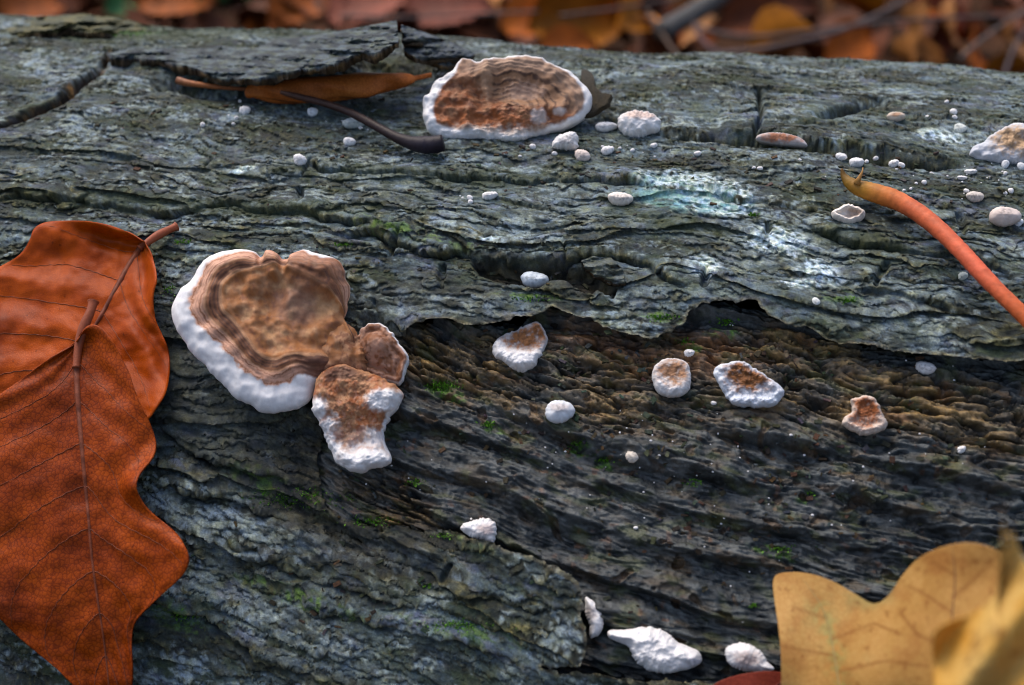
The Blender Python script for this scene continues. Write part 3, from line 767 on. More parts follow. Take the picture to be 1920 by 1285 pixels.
# --- the bracket at the back of the log
def back_ring(px, py, n):
    dx, dy = px - 955, (py - 205) * 1.75
    r_ = np.hypot(dx, dy) + 9 * n; a = np.degrees(np.arctan2(-dy, dx))
    w = ss(-25, 5, a) * ss(150, 112, a)
    return r_, w
def back_z(X, Y, D, TH, s, px, py):
    n1 = fbm(X / 3.2, Y / 3.2, 4, 64); r_, w = back_ring(px, py, n1)
    z = 2.2 * roll(D, 1.8) + .4 * ss(1.5, 9, D) + .8 * fbm(X / 4, Y / 4, 2, 60) + .28 * fbm(X / 2.4, Y / 2.4, 3, 61, .4)
    z += w * .07 * np.sin((r_ + 4 * np.sin(r_ / 11)) * 2 * math.pi / 17) * ss(.8, 1.6, D)
    z += (1 - w * .8) * 1.1 * fbm(X / 3.4, Y / 2.6, 4, 63, .45)
    z -= 2.2 * wspot(px, py, 975, 178, 62, 24, soft=.9) + 1.4 * wspot(px, py, 915, 180, 26, 36, soft=.8)
    z += 1.3 * wspot(px, py, 912, 150, 10, 30, soft=.8) + 1.2 * wspot(px, py, 985, 208, 60, 12, soft=.8)
    z += .8 * wspot(px, py, 1010, 224, 20, 13, soft=.9) + .6 * wspot(px, py, 1048, 217, 13, 8, soft=.9) - 1.3 * wspot(px, py, 1028, 218, 6, 14, soft=.6)
    return z
def back_c(X, Y, D, TH, s, px, py):
    n1 = fbm(X / 3.2, Y / 3.2, 4, 64); n2 = fbm(X / 1.1, Y / 1.1, 3, 65); r_, w = back_ring(px, py, n1)
    fold = ss(-.1, .5, fbm(X / 2.4, Y / 1.8, 4, 66))
    a = np.degrees(np.arctan2(-(py - 190) * 1.6, px - 950))
    wm = np.interp(a, [-180, -150, -110, -60, -25, 0, 40, 90, 125, 150, 180], [2.6, 2.2, 1.0, .4, .9, 1.7, .8, .6, .4, 1.8, 2.6]) + .35 * n1
    d = D - wm
    line = .5 + .5 * np.sin((r_ + 4 * np.sin(r_ / 11)) * 2 * math.pi / 17)
    Cr = mix(np.array((.25, .135, .072)), np.array((.070, .034, .020)), ss(.45, 1.0, line) * ss(-.5, .1, n2 + .2))
    Cr = mix(Cr, np.array((.34, .22, .15)), ss(105, 140, r_) * .7); Cr = mix(Cr, np.array((.42, .27, .19)), wspot(px, py, 985, 175, 34, 16, .5 * n2) * .7)
    Cl = mix(BROWN * 1.15, RUST * .95, ss(-.2, .35, n1)); Cl = mix(Cl, DARK * 1.2, fold * .7); Cl = mix(Cl, TAN, ss(.15, .5, n2 - n1) * .5)
    C = mix(Cl, Cr, w)
    C = mix(C, np.array((.36, .22, .13)), wspot(px, py, 913, 160, 12, 34, .5 * n2) * .7)
    C = mix(C, RUST * 1.25, wspot(px, py, 905, 232, 80, 9, .5 * n2) * .7)
    C = mix(C, np.array((.56, .50, .44)), ss(236, 258, py + 9 * n2) * .85)
    C = mix(C, WHITE * .95, np.maximum(wspot(px, py, 1010, 227, 16, 11, .3 * n2), wspot(px, py, 1049, 218, 12, 6, .3 * n2)) * .5)
    return np.clip(mix(C, WHITE, ss(.5, -.3, d + .2 * n2)), .01, .9)
V_, F_, C_, P_ = cap_mesh([(867, 111), (858, 121), (843, 140), (812, 158), (807, 174), (795, 187), (791, 200), (795, 226), (802, 247), (814, 256), (843, 264), (885, 262), (916, 265), (953, 266), (979, 265), (994, 257), (1020, 249), (1059, 241), (1085, 228), (1106, 210), (1115, 187), (1101, 166), (1085, 148), (1067, 132), (1033, 122), (1013, 109), (987, 105), (947, 110), (906, 114), (897, 121), (880, 112)],
    (950, 195), .38, 0, 15, back_z, back_c, NT=340, NR=90, lump=.45, seed=12, anchor=(950, 258), back=.45, smooth_n=1)
o = empty('bracket_fungus', tuple(P_)); split_cap(o, V_, F_, C_, 'white_rim', 'cap')
tag(o, 'brown banded bracket fungus with scalloped white rim, upright beside the dark stalk', 'fungus', 'brown and white bracket fungi')

# --- lesser caps, traced one by one
def cap(name, label, outline, centre, zfn, cfn, group=None, **kw):
    V, F, C, P = cap_mesh(outline, centre, kw.pop('tilt', .35), kw.pop('lift', 1.2), kw.pop('depth', 7), zfn, cfn, **kw)
    if name == 'bracket_fungus':
        ob = empty(name, tuple(P)); split_cap(ob, V, F, C, 'white_rim', 'cap')
    else:
        ob = mesh_obj(name, V - P, F, M_FUNG, col=C); ob.location = P
    return tag(ob, label, 'fungus', group)

def zdome(h, w, lumps=.5, seed=0, hollow=0.0):
    return lambda X, Y, D, TH, s, px, py: h * roll(D, w) + .75 * lumps * fbm(X / 2.2, Y / 2.2, 3, seed, .4) - hollow * ss(w * .5, w * 1.2, D)
def patch(top, base=WHITE, spots=(), seed=0, edge=.5):
    """brown or cream field inside a pale margin"""
    def f(X, Y, D, TH, s, px, py):
        n1 = fbm(X / 1.4, Y / 1.4, 4, seed + 1); n2 = fbm(X / .6, Y / .6, 3, seed + 2)
        C = np.broadcast_to(base, X.shape + (3,)).copy()
        t = 0
        for (cx, cy, rx, ry) in spots: t = np.maximum(t, wspot(px, py, cx, cy, rx, ry, .4 * n1 + .25 * n2, .55))
        if not spots: t = ss(.3, .5, D / s + .25 * n1) + 0 * X
        field = mix(np.asarray(top), np.asarray(top) * .6, ss(-.2, .4, n2 + n1 * .5)); field = mix(field, np.asarray(base) * .85, ss(.15, .6, n1 * .8 - n2 * .3) * .35)
        return np.clip(mix(C, field, t * ss(.0, edge, D)), .01, .9)
    return f
BR = 'brown and white bracket fungi'
cap('bracket_fungus', 'white fungus with brown hollow top wedged under the bark edge', [(923, 664), (924, 641), (948, 624), (981, 614), (1001, 604), (1013, 603), (1021, 621), (1030, 637), (1021, 654), (1014, 674), (1001, 691), (978, 702), (958, 694), (944, 678), (928, 673)],
    (975, 655), lambda X, Y, D, TH, s, px, py: 2.6 * roll(D, 1.5) - 1.9 * wspot(px, py, 985, 638, 42, 20, soft=.5) + 1.2 * wspot(px, py, 965, 680, 45, 16, soft=.6) + .4 * fbm(X / 1.5, Y / 1.5, 3, 71),
    patch(OCHRE * .85, WHITE, [(985, 636, 42, 22), (1010, 622, 18, 22)], 72, .7), BR, lift=3.0, depth=9, seed=14, lump=.3)
cap('bracket_fungus', 'round fungus with dull tan face above a white lower lip on brown wood', [(1222, 700), (1228, 685), (1245, 672), (1265, 671), (1285, 677), (1294, 690), (1297, 710), (1293, 733), (1280, 743), (1258, 747), (1235, 740), (1224, 722)],
    (1260, 708), lambda X, Y, D, TH, s, px, py: 2.4 * roll(D, 1.6) - .8 * wspot(px, py, 1262, 696, 28, 24, soft=.4) + .3 * fbm(X / 1.3, Y / 1.3, 3, 75), patch(TAN * .95, WHITE, [(1262, 698, 30, 26)], 76, .5), BR, lift=2.5, depth=8, seed=16, lump=.15)
cap('bracket_fungus', 'wide oval fungus with streaky brown face and bluish white margin', [(1337, 694), (1347, 684), (1367, 681), (1384, 676), (1404, 683), (1430, 701), (1461, 721), (1474, 736), (1464, 751), (1444, 766), (1414, 763), (1377, 763), (1364, 751), (1354, 734), (1340, 711)],
    (1402, 722), lambda X, Y, D, TH, s, px, py: 2.0 * roll(D, 1.4) - .6 * ss(1, 2.5, D) + .8 * fbm(X / 1.5, Y / 1.5, 4, 78) + .8 * wspot(px, py, 1378, 756, 12, 8, soft=.6), patch(OCHRE * .75, np.array((.58, .62, .68)), [(1408, 712, 46, 24), (1384, 700, 26, 22)], 79, .8), BR, lift=2.6, depth=8, seed=18, lump=.3)
cap('bracket_fungus', 'small notched fungus with glossy orange brown face in dark hollow', [(1591, 750), (1608, 745), (1631, 741), (1645, 751), (1653, 775), (1666, 795), (1658, 808), (1618, 819), (1598, 808), (1578, 798), (1579, 783), (1597, 774), (1599, 762)],
    (1624, 782), lambda X, Y, D, TH, s, px, py: 2.0 * roll(D, 1.2) - .9 * ss(.7, 1.8, D) + .5 * fbm(X / 1.4, Y / 1.4, 3, 81), patch(RUST * 1.2, np.array((.60, .50, .42)), [(1622, 772, 32, 30)], 82, .7), BR, lift=2.2, depth=8, seed=20, lump=.25)
WH_ = 'white lumpy fungi on the log'
cap('white_fungus', 'white lumpy fungus with a side bulge at the top edge of the mossy bark sheet', [(859, 992), (870, 981), (885, 977), (900, 972), (919, 972), (931, 981), (931, 1004), (925, 1023), (904, 1015), (878, 1006)],
    (902, 994), zdome(2.6, 2.0, .7, 84), patch((.50, .42, .40), WHITE, [(910, 995, 16, 11)], 85), WH_, lift=1.8, seed=22, lump=.3)
cap('white_fungus', 'upright wavy white fungus at the broken end of the bark sheet', [(1095, 1117), (1112, 1125), (1127, 1140), (1134, 1166), (1127, 1189), (1108, 1200), (1104, 1190), (1106, 1172), (1096, 1151), (1098, 1136)],
    (1115, 1160), zdome(2.0, 1.4, .5, 87), patch((.56, .50, .47), WHITE, [(1108, 1150, 10, 12)], 88), WH_, lift=1.5, seed=24, lump=.2)
cap('white_fungus', 'largest white knobbly fungus, pale nodule at its side, over the dark bottom cavity', [(1138, 1190), (1142, 1180), (1160, 1180), (1175, 1182), (1200, 1175), (1225, 1176), (1250, 1185), (1265, 1200), (1290, 1213), (1312, 1222), (1320, 1238), (1310, 1250), (1280, 1258), (1250, 1264), (1225, 1262), (1200, 1250), (1185, 1230), (1178, 1212), (1160, 1203), (1145, 1202)],
    (1225, 1220), zdome(3.6, 3.0, 1.1, 90), patch((.60, .58, .60), WHITE * .97, [(1300, 1240, 14, 10)], 91), WH_, lift=2.5, depth=8, NT=300, NR=60, seed=26, lump=.4)
cap('white_fungus', 'white fungus with greyish pink centre next to the dark red leaf', [(1358, 1225), (1362, 1212), (1380, 1205), (1400, 1206), (1420, 1215), (1434, 1230), (1443, 1246), (1454, 1254), (1440, 1262), (1405, 1260), (1380, 1255), (1365, 1243)],
    (1400, 1234), zdome(2.8, 2.0, .6, 93), patch((.46, .37, .34), WHITE, [(1402, 1234, 24, 14)], 94), WH_, lift=2.2, seed=28, lump=.25)
cap('white_fungus', 'cup shaped cream fungus with sunken middle below the orange leaf stalk', [(1558, 405), (1561, 395), (1574, 391), (1584, 383), (1601, 385), (1621, 395), (1625, 403), (1614, 416), (1588, 422), (1574, 416), (1564, 411)],
    (1592, 403), zdome(2.0, 1.2, .4, 96, 1.6), patch((.42, .32, .25), CREAM * 1.15, [(1602, 402, 16, 8)], 97), WH_, lift=1.6, seed=30, lump=.25)
cap('bracket_fungus', 'pale translucent bracket fungus with sandy top at the end of the long bark crack', [(1814, 291), (1822, 278), (1849, 264), (1862, 251), (1882, 241), (1902, 231), (1925, 232), (1962, 240), (1985, 268), (1965, 296), (1920, 306), (1899, 309), (1875, 308), (1842, 304), (1822, 298)],
    (1895, 280), zdome(2.4, 2.2, 1.0, 99), patch((.42, .27, .15), np.array((.44, .46, .50)), [(1895, 265, 34, 26), (1930, 275, 30, 26)], 100, .8), BR, lift=1.0, anchor=(1895, 300), tilt=.3, depth=10, seed=32, lump=.35)
cap('bracket_fungus', 'thin red brown shelf with pale lip growing out of the long bark crack', [(1415, 262), (1422, 252), (1450, 248), (1478, 251), (1505, 260), (1518, 277), (1500, 276), (1465, 272), (1430, 268)],
    (1466, 263), zdome(1.4, 1.0, .25, 102), patch((.30, .12, .06), np.array((.45, .42, .42)), [(1466, 259, 44, 10)], 103, .3), BR, lift=1.0, tilt=.2, seed=34, lump=.1)
cap('white_fungus', 'large lumpy white fungus with a cream crown beside a bean shaped one', [(1157, 232), (1159, 219), (1172, 211), (1195, 207), (1220, 211), (1236, 224), (1241, 238), (1232, 250), (1217, 252), (1208, 258), (1190, 261), (1172, 254), (1164, 248)],
    (1198, 234), zdome(3.4, 2.6, .8, 105), patch((.55, .42, .36), WHITE, [(1202, 217, 36, 11)], 106), WH_, lift=.6, anchor=(1198, 252), tilt=.2, seed=36, lump=.35)
cap('white_fungus', 'white wedge shaped fungus with a small knob on top in front of the upright bracket', [(1034, 272), (1038, 262), (1050, 252), (1064, 250), (1068, 247), (1078, 248), (1085, 256), (1083, 268), (1086, 276), (1075, 283), (1055, 281), (1038, 279)],
    (1060, 267), zdome(2.4, 1.8, .6, 108), patch((.58, .55, .54), WHITE * .92, (), 109), WH_, lift=.6, anchor=(1060, 276), tilt=.2, seed=38, lump=.25)

# --- rounded buttons: (x, y, half width, half height, label, tone)
def button(x, y, rx, ry, label, tone=WHITE, top=None, rot=0.0, name='white_fungus', group=WH_, seed=0, sq=0.0):
    th = np.linspace(0, 2 * math.pi, 18, endpoint=False)
    wob = 1 + .10 * np.sin(2 * th + seed) + .06 * np.sin(3 * th + 2.1 * seed) - sq * np.maximum(0, -np.sin(th)) * 0
    ol = np.stack([x + rx * wob * np.cos(th) * math.cos(rot) - ry * wob * np.sin(th) * math.sin(rot), y + rx * wob * np.cos(th) * math.sin(rot) + ry * wob * np.sin(th) * math.cos(rot)], -1)
    mm = max(rx, ry) * .11
    small = max(rx, ry) < 9
    return cap(name, label, ol, (x, y), zdome(mm * .75, mm * .9, .05 if small else .3, 200 + seed), patch(np.asarray(top if top is not None else tone * .94), np.asarray(tone), [(x, y - ry * .3, rx * .6, ry * .45)] if top is not None else (), 210 + seed),
               group, lift=mm * .35, depth=mm * 1.5 + .8, tilt=.25, anchor=(x, y + ry * .5), NT=28 if small else 64, NR=9 if small else 22, seed=seed, lump=.02 if small else .15, back=.7)
GREYW = np.array((.62, .64, .66)); PINKW = np.array((.58, .49, .44))
for i, a in enumerate([
    (1002, 525, 25, 17, 'white button fungus sitting in the hollow of broken bark', np.array((.60, .66, .70)), None),
    (1049, 772, 30, 21, 'white wrinkled oval fungus on the black wood below the wedged fungus', np.array((.62, .66, .70)), (.50, .46, .45)),
    (1185, 857, 12, 12, 'smooth cream bead fungus alone on the dark rough wood', np.array((.60, .54, .46)), None),
    (1292, 662, 11, 7, 'tiny white bead fungus just above the round tan faced fungus', WHITE, None),
    (1735, 690, 19, 13, 'white egg shaped fungus tucked beneath the grey bark edge', WHITE, None),
    (1803, 843, 9, 7, 'tiny white bead fungus on wet wood above the oak leaf', WHITE, None),
    (1530, 566, 8, 8, 'tiny white bead fungus on grey bark near the bright lichen patch', np.array((.66, .68, .66)), None),
    (1805, 518, 10, 8, 'small greenish white bead fungus in the shade of the orange stalk', np.array((.52, .56, .50)), None),
    (1163, 373, 24, 13, 'cream mound fungus at the corner of the white lichen crust', CREAM * 1.08, None),
    (1884, 406, 30, 19, 'pinkish grey rounded fungus with a white bud right of the orange stalk', PINKW * 1.05, (.50, .42, .38)),
    (1828, 369, 18, 10, 'flat beige fungus between the orange stalk and the pinkish grey fungus', np.array((.50, .45, .40)), None),
    (1136, 238, 20, 10, 'white bean shaped fungus touching the large lumpy one', WHITE, None),
    (1092, 292, 16, 11, 'pinkish dome fungus in front of the white wedge shaped fungus', PINKW * 1.1, None),
    (1139, 282, 12, 9, 'white dome fungus standing below the bean shaped fungus', WHITE, None),
    (562, 300, 14, 10, 'white snail shaped fungus at a bark crack below the dark stalk', WHITE, None),
    (459, 207, 10, 9, 'white bead fungus with a trail of white crumbs', WHITE, None),
    (586, 210, 11, 8, 'white bead fungus beside the thin end of the dark stalk', GREYW * 1.05, None),
    (655, 266, 11, 9, 'white bead fungus left of the thick end of the dark stalk', WHITE, None),
    (664, 231, 26, 9, 'flat grey white crust fungus partly under the dark stalk', np.array((.45, .50, .50)), None),
    (1680, 219, 16, 10, 'pale brown stub fungus behind the long bark crack near the black slit', np.array((.50, .42, .34)), (.34, .2, .12)),
    (1800, 241, 13, 9, 'greyish white fungus on a pale lichen smear behind the long crack', np.array((.55, .58, .54)), None),
    (1908, 236, 12, 6, 'white bud fungus on top of the pale translucent bracket', WHITE, None),
    (1606, 305, 16, 9, 'white crumpled fungus just above the tip of the orange stalk', WHITE, None),
    (1577, 294, 10, 8, 'white bead fungus left of the orange stalk tip', WHITE, None),
    (1676, 307, 11, 7, 'white double bead fungus under the long bark crack', WHITE, None),
    (1690, 310, 7, 6, 'small half of the white double bead fungus', WHITE, None),
    (1885, 308, 8, 8, 'white bead fungus at the foot of the pale translucent bracket', GREYW, None),
    (1915, 312, 8, 8, 'second white bead fungus at the foot of the pale translucent bracket', GREYW, None),
    (1804, 334, 10, 4, 'flat white chip fungus below the pale translucent bracket', WHITE, None),
    (1820, 322, 12, 5, 'ragged white chip fungus below the pale translucent bracket', WHITE, None),
    (918, 367, 15, 8, 'white crescent fungus hooked over a mossy bark ridge', WHITE, None),
    (881, 371, 6, 5, 'tiny double white bead beside the crescent fungus', WHITE, None),
    (1910, 418, 9, 7, 'white bud attached to the pinkish grey rounded fungus', GREYW * 1.1, None)]):
    button(*a[:5], tone=a[5], top=a[6], seed=i * 3 + 1, rot=.15 * math.sin(i * 2.3))
for i, (x, y, r) in enumerate([(380, 234, 5), (999, 275, 6), (1040, 288, 5), (975, 293, 3), (1226, 273, 6), (1186, 282, 4), (882, 379, 5), (1788, 210, 7), (1790, 220, 5), (1740, 220, 5), (1308, 288, 6),
                              (1642, 297, 5), (1625, 303, 4), (1733, 342, 5), (1718, 344, 3), (1338, 756, 5), (1192, 990, 4), (1775, 191, 4), (1885, 325, 4), (1895, 358, 6), (1885, 362, 4), (1812, 358, 5), (1425, 316, 5), (1413, 315, 4),
                              (443, 221, 4), (437, 232, 3), (450, 190, 3), (676, 240, 4), (1130, 275, 3), (1162, 278, 3), (1695, 357, 3), (1708, 354, 3), (1855, 333, 3), (1500, 300, 3)]):
    button(x, y, r * 1.1, r * .85, 'pinhead white bead scattered on the bark', WHITE, group='pinhead white beads', name='fungus_bead', seed=300 + i)

# crumbs of white growth, with dew glints painted as white specks, too small to count
def crumbs():
    rng = random.Random(8); Vs, Fs = [], []
    th = np.linspace(0, 2 * math.pi, 6, endpoint=False)
    def add(x, y, r):
        P = on_log(x, y)[0]; n = log_normal(P); e1 = np.cross(n, AX); 
        k = len(Vs) * 0 + sum(len(v) for v in Vs)
        ring = P + r * (np.cos(th)[:, None] * AX * rng.uniform(.7, 1.5) + np.sin(th)[:, None] * e1)
        Vs.append(np.vstack([ring, ring * .5 + (P + n * r * 1.3) * .5 + 0, [P + n * r * .95]]))
        for j in range(6):
            Fs.append((k + j, k + (j + 1) % 6, k + 6 + (j + 1) % 6, k + 6 + j)); Fs.append((k + 6 + j, k + 6 + (j + 1) % 6, k + 12))
    for (cx, cy, sx, sy, n) in ((1100, 800, 160, 50, 26), (760, 860, 90, 60, 12), (1350, 880, 160, 120, 30), (1000, 900, 120, 70, 18), (1620, 930, 200, 120, 26), (1850, 340, 80, 30, 30), (1150, 285, 130, 12, 14),
                                (680, 240, 80, 26, 16), (446, 212, 10, 20, 12), (1370, 605, 16, 6, 8), (1300, 950, 120, 80, 20), (1650, 330, 130, 16, 12), (880, 370, 20, 12, 6), (1780, 700, 60, 40, 8), (1420, 1120, 60, 80, 8)):
        for _ in range(int(n * .6)): add(rng.gauss(cx, sx * .6), rng.gauss(cy, sy * .6), rng.uniform(.00009, .00024))
    V = np.vstack(Vs)
    o = mesh_obj('white_glint_specks', V, Fs, M_FUNG, col=np.tile(WHITE.astype(np.float32), (len(V), 1)))
    tag(o, 'fine white specks of growth and painted dew glints over bark and wet wood', 'crumbs', kind='stuff')
crumbs()

def debris():
    rng = random.Random(18); Vs, Fs, Cs, k = [], [], [], 0
    tones = [(.020, .014, .008), (.06, .034, .014), (.045, .026, .012), (.035, .04, .03), (.028, .022, .014), (.07, .068, .055), (.03, .035, .02)]
    for (cx, cy, sx, sy, n) in ((1150, 800, 260, 90, 130), (1600, 860, 260, 120, 130), (1350, 1000, 220, 120, 110), (1000, 660, 220, 40, 50), (1450, 690, 260, 40, 60), (700, 900, 90, 70, 40), (1000, 300, 420, 60, 70), (1600, 330, 260, 60, 50), (450, 250, 300, 80, 40), (700, 1100, 260, 120, 50), (560, 480, 300, 60, 30), (1030, 520, 90, 16, 20)):
        for _ in range(n):
            P = on_log(rng.gauss(cx, sx * .6), rng.gauss(cy, sy * .6))[0]; nr_ = log_normal(P); e1 = np.cross(nr_, AX)
            L = rng.uniform(.00022, .0008); W = L * rng.uniform(.25, .8); T = L * rng.uniform(.15, .5); a = rng.gauss(.2, .7)
            d1 = math.cos(a) * AX + math.sin(a) * e1 + nr_ * rng.gauss(0, .25); d2 = -math.sin(a) * AX + math.cos(a) * e1
            c0 = P + nr_ * T * .3
            pts = [c0 + sx_ * d1 * L * rng.uniform(.7, 1.1) + sy_ * d2 * W * rng.uniform(.5, 1.1) + sz_ * nr_ * T for sz_ in (-1, 1) for sx_, sy_ in ((-1, -1), (1, -1), (1, 1), (-1, 1))]
            Vs += pts; Fs += [tuple(k + i for i in f) for f in ((3, 2, 1, 0), (4, 5, 6, 7), (0, 1, 5, 4), (1, 2, 6, 5), (2, 3, 7, 6), (3, 0, 4, 7))]; k += 8
            Cs += [tuple(t * rng.uniform(.7, 1.3) for t in rng.choice(tones))] * 8
    o = mesh_obj('bark_crumbs', np.array(Vs), Fs, M_BARK, col=np.array(Cs, np.float32), smooth=False)
    tag(o, 'loose brown crumbs of bark and wood scattered over the log', 'crumbs', kind='stuff')
debris()

# ------------------------------------------------------------------ moss: short blades in cushions
def moss():
    rng = random.Random(4); Vs, Fs, Cs = [], [], []; k = 0
    for (cx, cy, sx, sy, n) in ((830, 724, 26, 7, 260), (915, 797, 12, 7, 110), (1085, 832, 16, 7, 130), (1132, 863, 12, 5, 90), (1360, 605, 16, 5, 110), (1290, 642, 14, 6, 70), (1412, 405, 8, 3, 50), (780, 905, 20, 6, 60),
                                (560, 935, 70, 14, 380), (860, 1172, 60, 8, 240), (800, 1098, 10, 3, 30), (700, 978, 40, 7, 160), (1240, 596, 22, 5, 120), (340, 455, 12, 4, 60), (320, 545, 12, 10, 60), (1460, 1030, 24, 6, 90), (1300, 905, 16, 6, 50),
                                (345, 1153, 24, 9, 100), (1415, 1135, 10, 4, 40), (830, 1005, 20, 4, 50), (1000, 562, 30, 3, 60), (1110, 476, 14, 3, 50), (1590, 565, 12, 4, 60), (240, 62, 40, 6, 160), (1520, 925, 10, 5, 40), (640, 460, 30, 3, 60)):
        for _ in range(n):
            x, y = rng.gauss(cx, sx * .6), rng.gauss(cy, sy * .6)
            P = on_log(x, y)[0]; nrm = log_normal(P)
            d = nrm + .8 * np.array([rng.gauss(0, 1) for _ in range(3)]) * .6; d /= np.linalg.norm(d)
            s = np.cross(d, [rng.gauss(0, 1), rng.gauss(0, 1), rng.gauss(0, 1)]); s /= np.linalg.norm(s) + 1e-9
            L = rng.uniform(.0003, .0008); w = L * .22
            Vs += [P - s * w * .6, P + s * w * .6, P + d * L * .55 + s * w, P + d * L * .55 - s * w, P + d * L]
            Fs += [(k, k + 1, k + 2, k + 3), (k + 3, k + 2, k + 4)]; k += 5
            g = rng.uniform(.6, 1.4); Cs += [(.075 * g, .20 * g, .012 * g)] * 5
    o = mesh_obj('moss', np.array(Vs), Fs, M_STEM, col=np.array(Cs, np.float32))
    tag(o, 'bright green moss in tiny cushions on the wet wood and bark', 'moss', kind='stuff')
moss()

# ------------------------------------------------------------------ leaves lying on the log
def resamp_edge(pts, n): return resample(smooth_poly(pts, 3, False), n)

def beech_leaf(label, mid, left, right, offfn, mat, stalk, veins=9, stalk_r=.0011, vein_sweep=.13):
    NS, NTT = 130, 40
    m = resamp_edge(mid, NS); l = resamp_edge(left, NS); r_ = resamp_edge(right, NS)
    t = np.linspace(-1, 1, 2 * NTT + 1)
    S, T = np.meshgrid(np.linspace(0, 1, NS), t, indexing='ij')
    A = np.abs(T)[..., None]
    E = np.where((T < 0)[..., None], l[:, None], r_[:, None])
    # side ribs run forward: shift the midrib anchor back a little inside the blade
    PXY = m[:, None] * (1 - A) + E * A
    off = offfn(S, T, PXY[..., 0], PXY[..., 1])
    P = cyl(PXY[..., 0], PXY[..., 1], R + off / 1000.0)
    base = P[0, NTT].copy()
    root = empty('beech_leaf', tuple(base)); tag(root, label, 'leaf', 'orange beech leaves on the log')
    bl = mesh_obj('blade', P.reshape(-1, 3), grid_faces(NS, 2 * NTT + 1)[:, ::-1], mat)
    sm = bl.modifiers.new('thickness', 'SOLIDIFY'); sm.thickness = .00028; sm.offset = -1
    adopt(bl, root)
    nrm = log_normal(P)
    tint = np.array([[.15, .036, .014]], np.float32)
    def vein(name, pts, rad, par=None):
        V, F = tube(pts, rad, 6)
        g = gn(V[:, 0] * 900, V[:, 1] * 900, 5)[:, None]
        o = mesh_obj(name, V, F, M_STEM, col=(tint * (1 + .5 * g)).astype(np.float32)); adopt(o, root); return o
    vein('midrib', P[:, NTT] - nrm[:, NTT] * (.00035 * np.linspace(1, .1, NS) ** 2)[:, None], .00016 + .00072 * np.linspace(1, 0, NS) ** 2.2)
    for k in range(veins):
        s0 = .04 + .84 * k / veins
        for sgn in (-1, 1):
            aa = np.linspace(0, .96, 26); si = np.clip((s0 + vein_sweep * aa ** 1.15) * (NS - 1), 0, NS - 1)
            ii = np.floor(si).astype(int); jj = np.round(NTT + sgn * aa * NTT).astype(int)
            i2 = np.minimum(ii + 1, NS - 1); f = (si - ii)[:, None]
            vein('side_vein', P[ii, jj] * (1 - f) + P[i2, jj] * f + nrm[ii, jj] * .00004, np.linspace(.00009, .00004, 26))
    sp_ = smooth_poly(stalk, 2, False)
    pts = cyl(sp_[:, 0], sp_[:, 1], R + sp_[:, 2] / 1000.0)
    V, F = tube(pts, stalk_r * (1 + .35 * np.linspace(1, 0, len(pts)) ** 4 - .15 * np.sin(np.linspace(0, 9, len(pts)))), 10)
    o = mesh_obj('leaf_stalk', V, F, M_STEM, col=np.tile(tint * 1.5, (len(V), 1)).astype(np.float32)); adopt(o, root)
    return root

def corr(S, T, n, sweep, amp):
    return amp * np.cos(2 * np.pi * n * (S - sweep * np.abs(T) ** 1.15)) * np.abs(T) ** .5

def offA(S, T, px, py):
    o = 4.0 + 1.6 * np.abs(T) ** 2 + corr(S, T, 6, .22, -.55) + .8 * fbm(px / 120, py / 120, 3, 800)
    o += 2.2 * ss(.6, 1, T) * np.sin(S * 14) + 3.0 * ss(.55, 1, -T) * ss(.30, .05, np.abs(S - .15))
    return o + .35 * fbm(px / 30, py / 30, 2, 803)
beech_leaf('glossy orange beech leaf with its stalk pointing at the large bracket, partly overlapped', [(270, 455), (240, 498), (215, 545), (190, 590), (165, 635), (110, 710), (60, 780), (15, 860)],
    [(270, 455), (235, 432), (190, 417), (130, 413), (80, 416), (61, 430), (58, 446), (40, 478), (0, 500), (-60, 530), (-110, 600), (-110, 700), (-60, 800), (15, 860)],
    [(270, 455), (288, 485), (296, 520), (284, 552), (287, 590), (305, 630), (317, 665), (319, 700), (312, 738), (290, 768), (279, 787), (200, 835), (100, 860), (15, 860)],
    offA, M_BEECH2, [(331, 425, 2.5), (310, 434, 3.2), (288, 446, 4.2), (262, 466, 4.6)], 6, .0008, .22)
def offB(S, T, px, py):
    o = 8.0 + 1.0 * np.abs(T) ** 2 + corr(S, T, 8, .26, -.3) + 1.2 * fbm(px / 140, py / 140, 3, 810)
    o += 3.4 * ss(.55, 1, T) * np.exp(-((py - 905) / 38) ** 2) + 2.2 * ss(.4, 1, T) * np.exp(-((py - 1040) / 60) ** 2) - 2.2 * ss(.5, 1, T) * np.exp(-((py - 820) / 40) ** 2)
    o += 2.0 * ss(.5, 1, T) * ss(760, 640, py) - 3.5 * ss(.6, 1., S)
    return o + .25 * fbm(px / 28, py / 28, 2, 813)
beech_leaf('leathery rust orange beech leaf with fine vein net, lying over the other leaf', [(145, 642), (142, 700), (150, 800), (157, 880), (165, 960), (172, 1050), (182, 1120), (195, 1200), (205, 1290), (212, 1400)],
    [(145, 642), (100, 665), (50, 705), (0, 738), (-80, 800), (-140, 880), (-150, 980), (-100, 1080), (-40, 1130), (0, 1160), (20, 1182), (60, 1217), (110, 1257), (150, 1295), (180, 1340), (212, 1400)],
    [(145, 642), (158, 612), (180, 606), (205, 630), (220, 660), (243, 700), (250, 730), (262, 760), (285, 800), (294, 832), (288, 858), (262, 885), (253, 912), (265, 942), (285, 965), (322, 990), (342, 1012), (356, 1048), (346, 1077), (310, 1110), (275, 1140), (250, 1165), (246, 1205), (248, 1285), (240, 1340), (212, 1400)],
    offB, M_BEECH, [(175, 566, 9.5), (170, 585, 9.6), (158, 610, 9.2), (147, 645, 8.6), (143, 690, 8.4)], 8, .0009, .26)

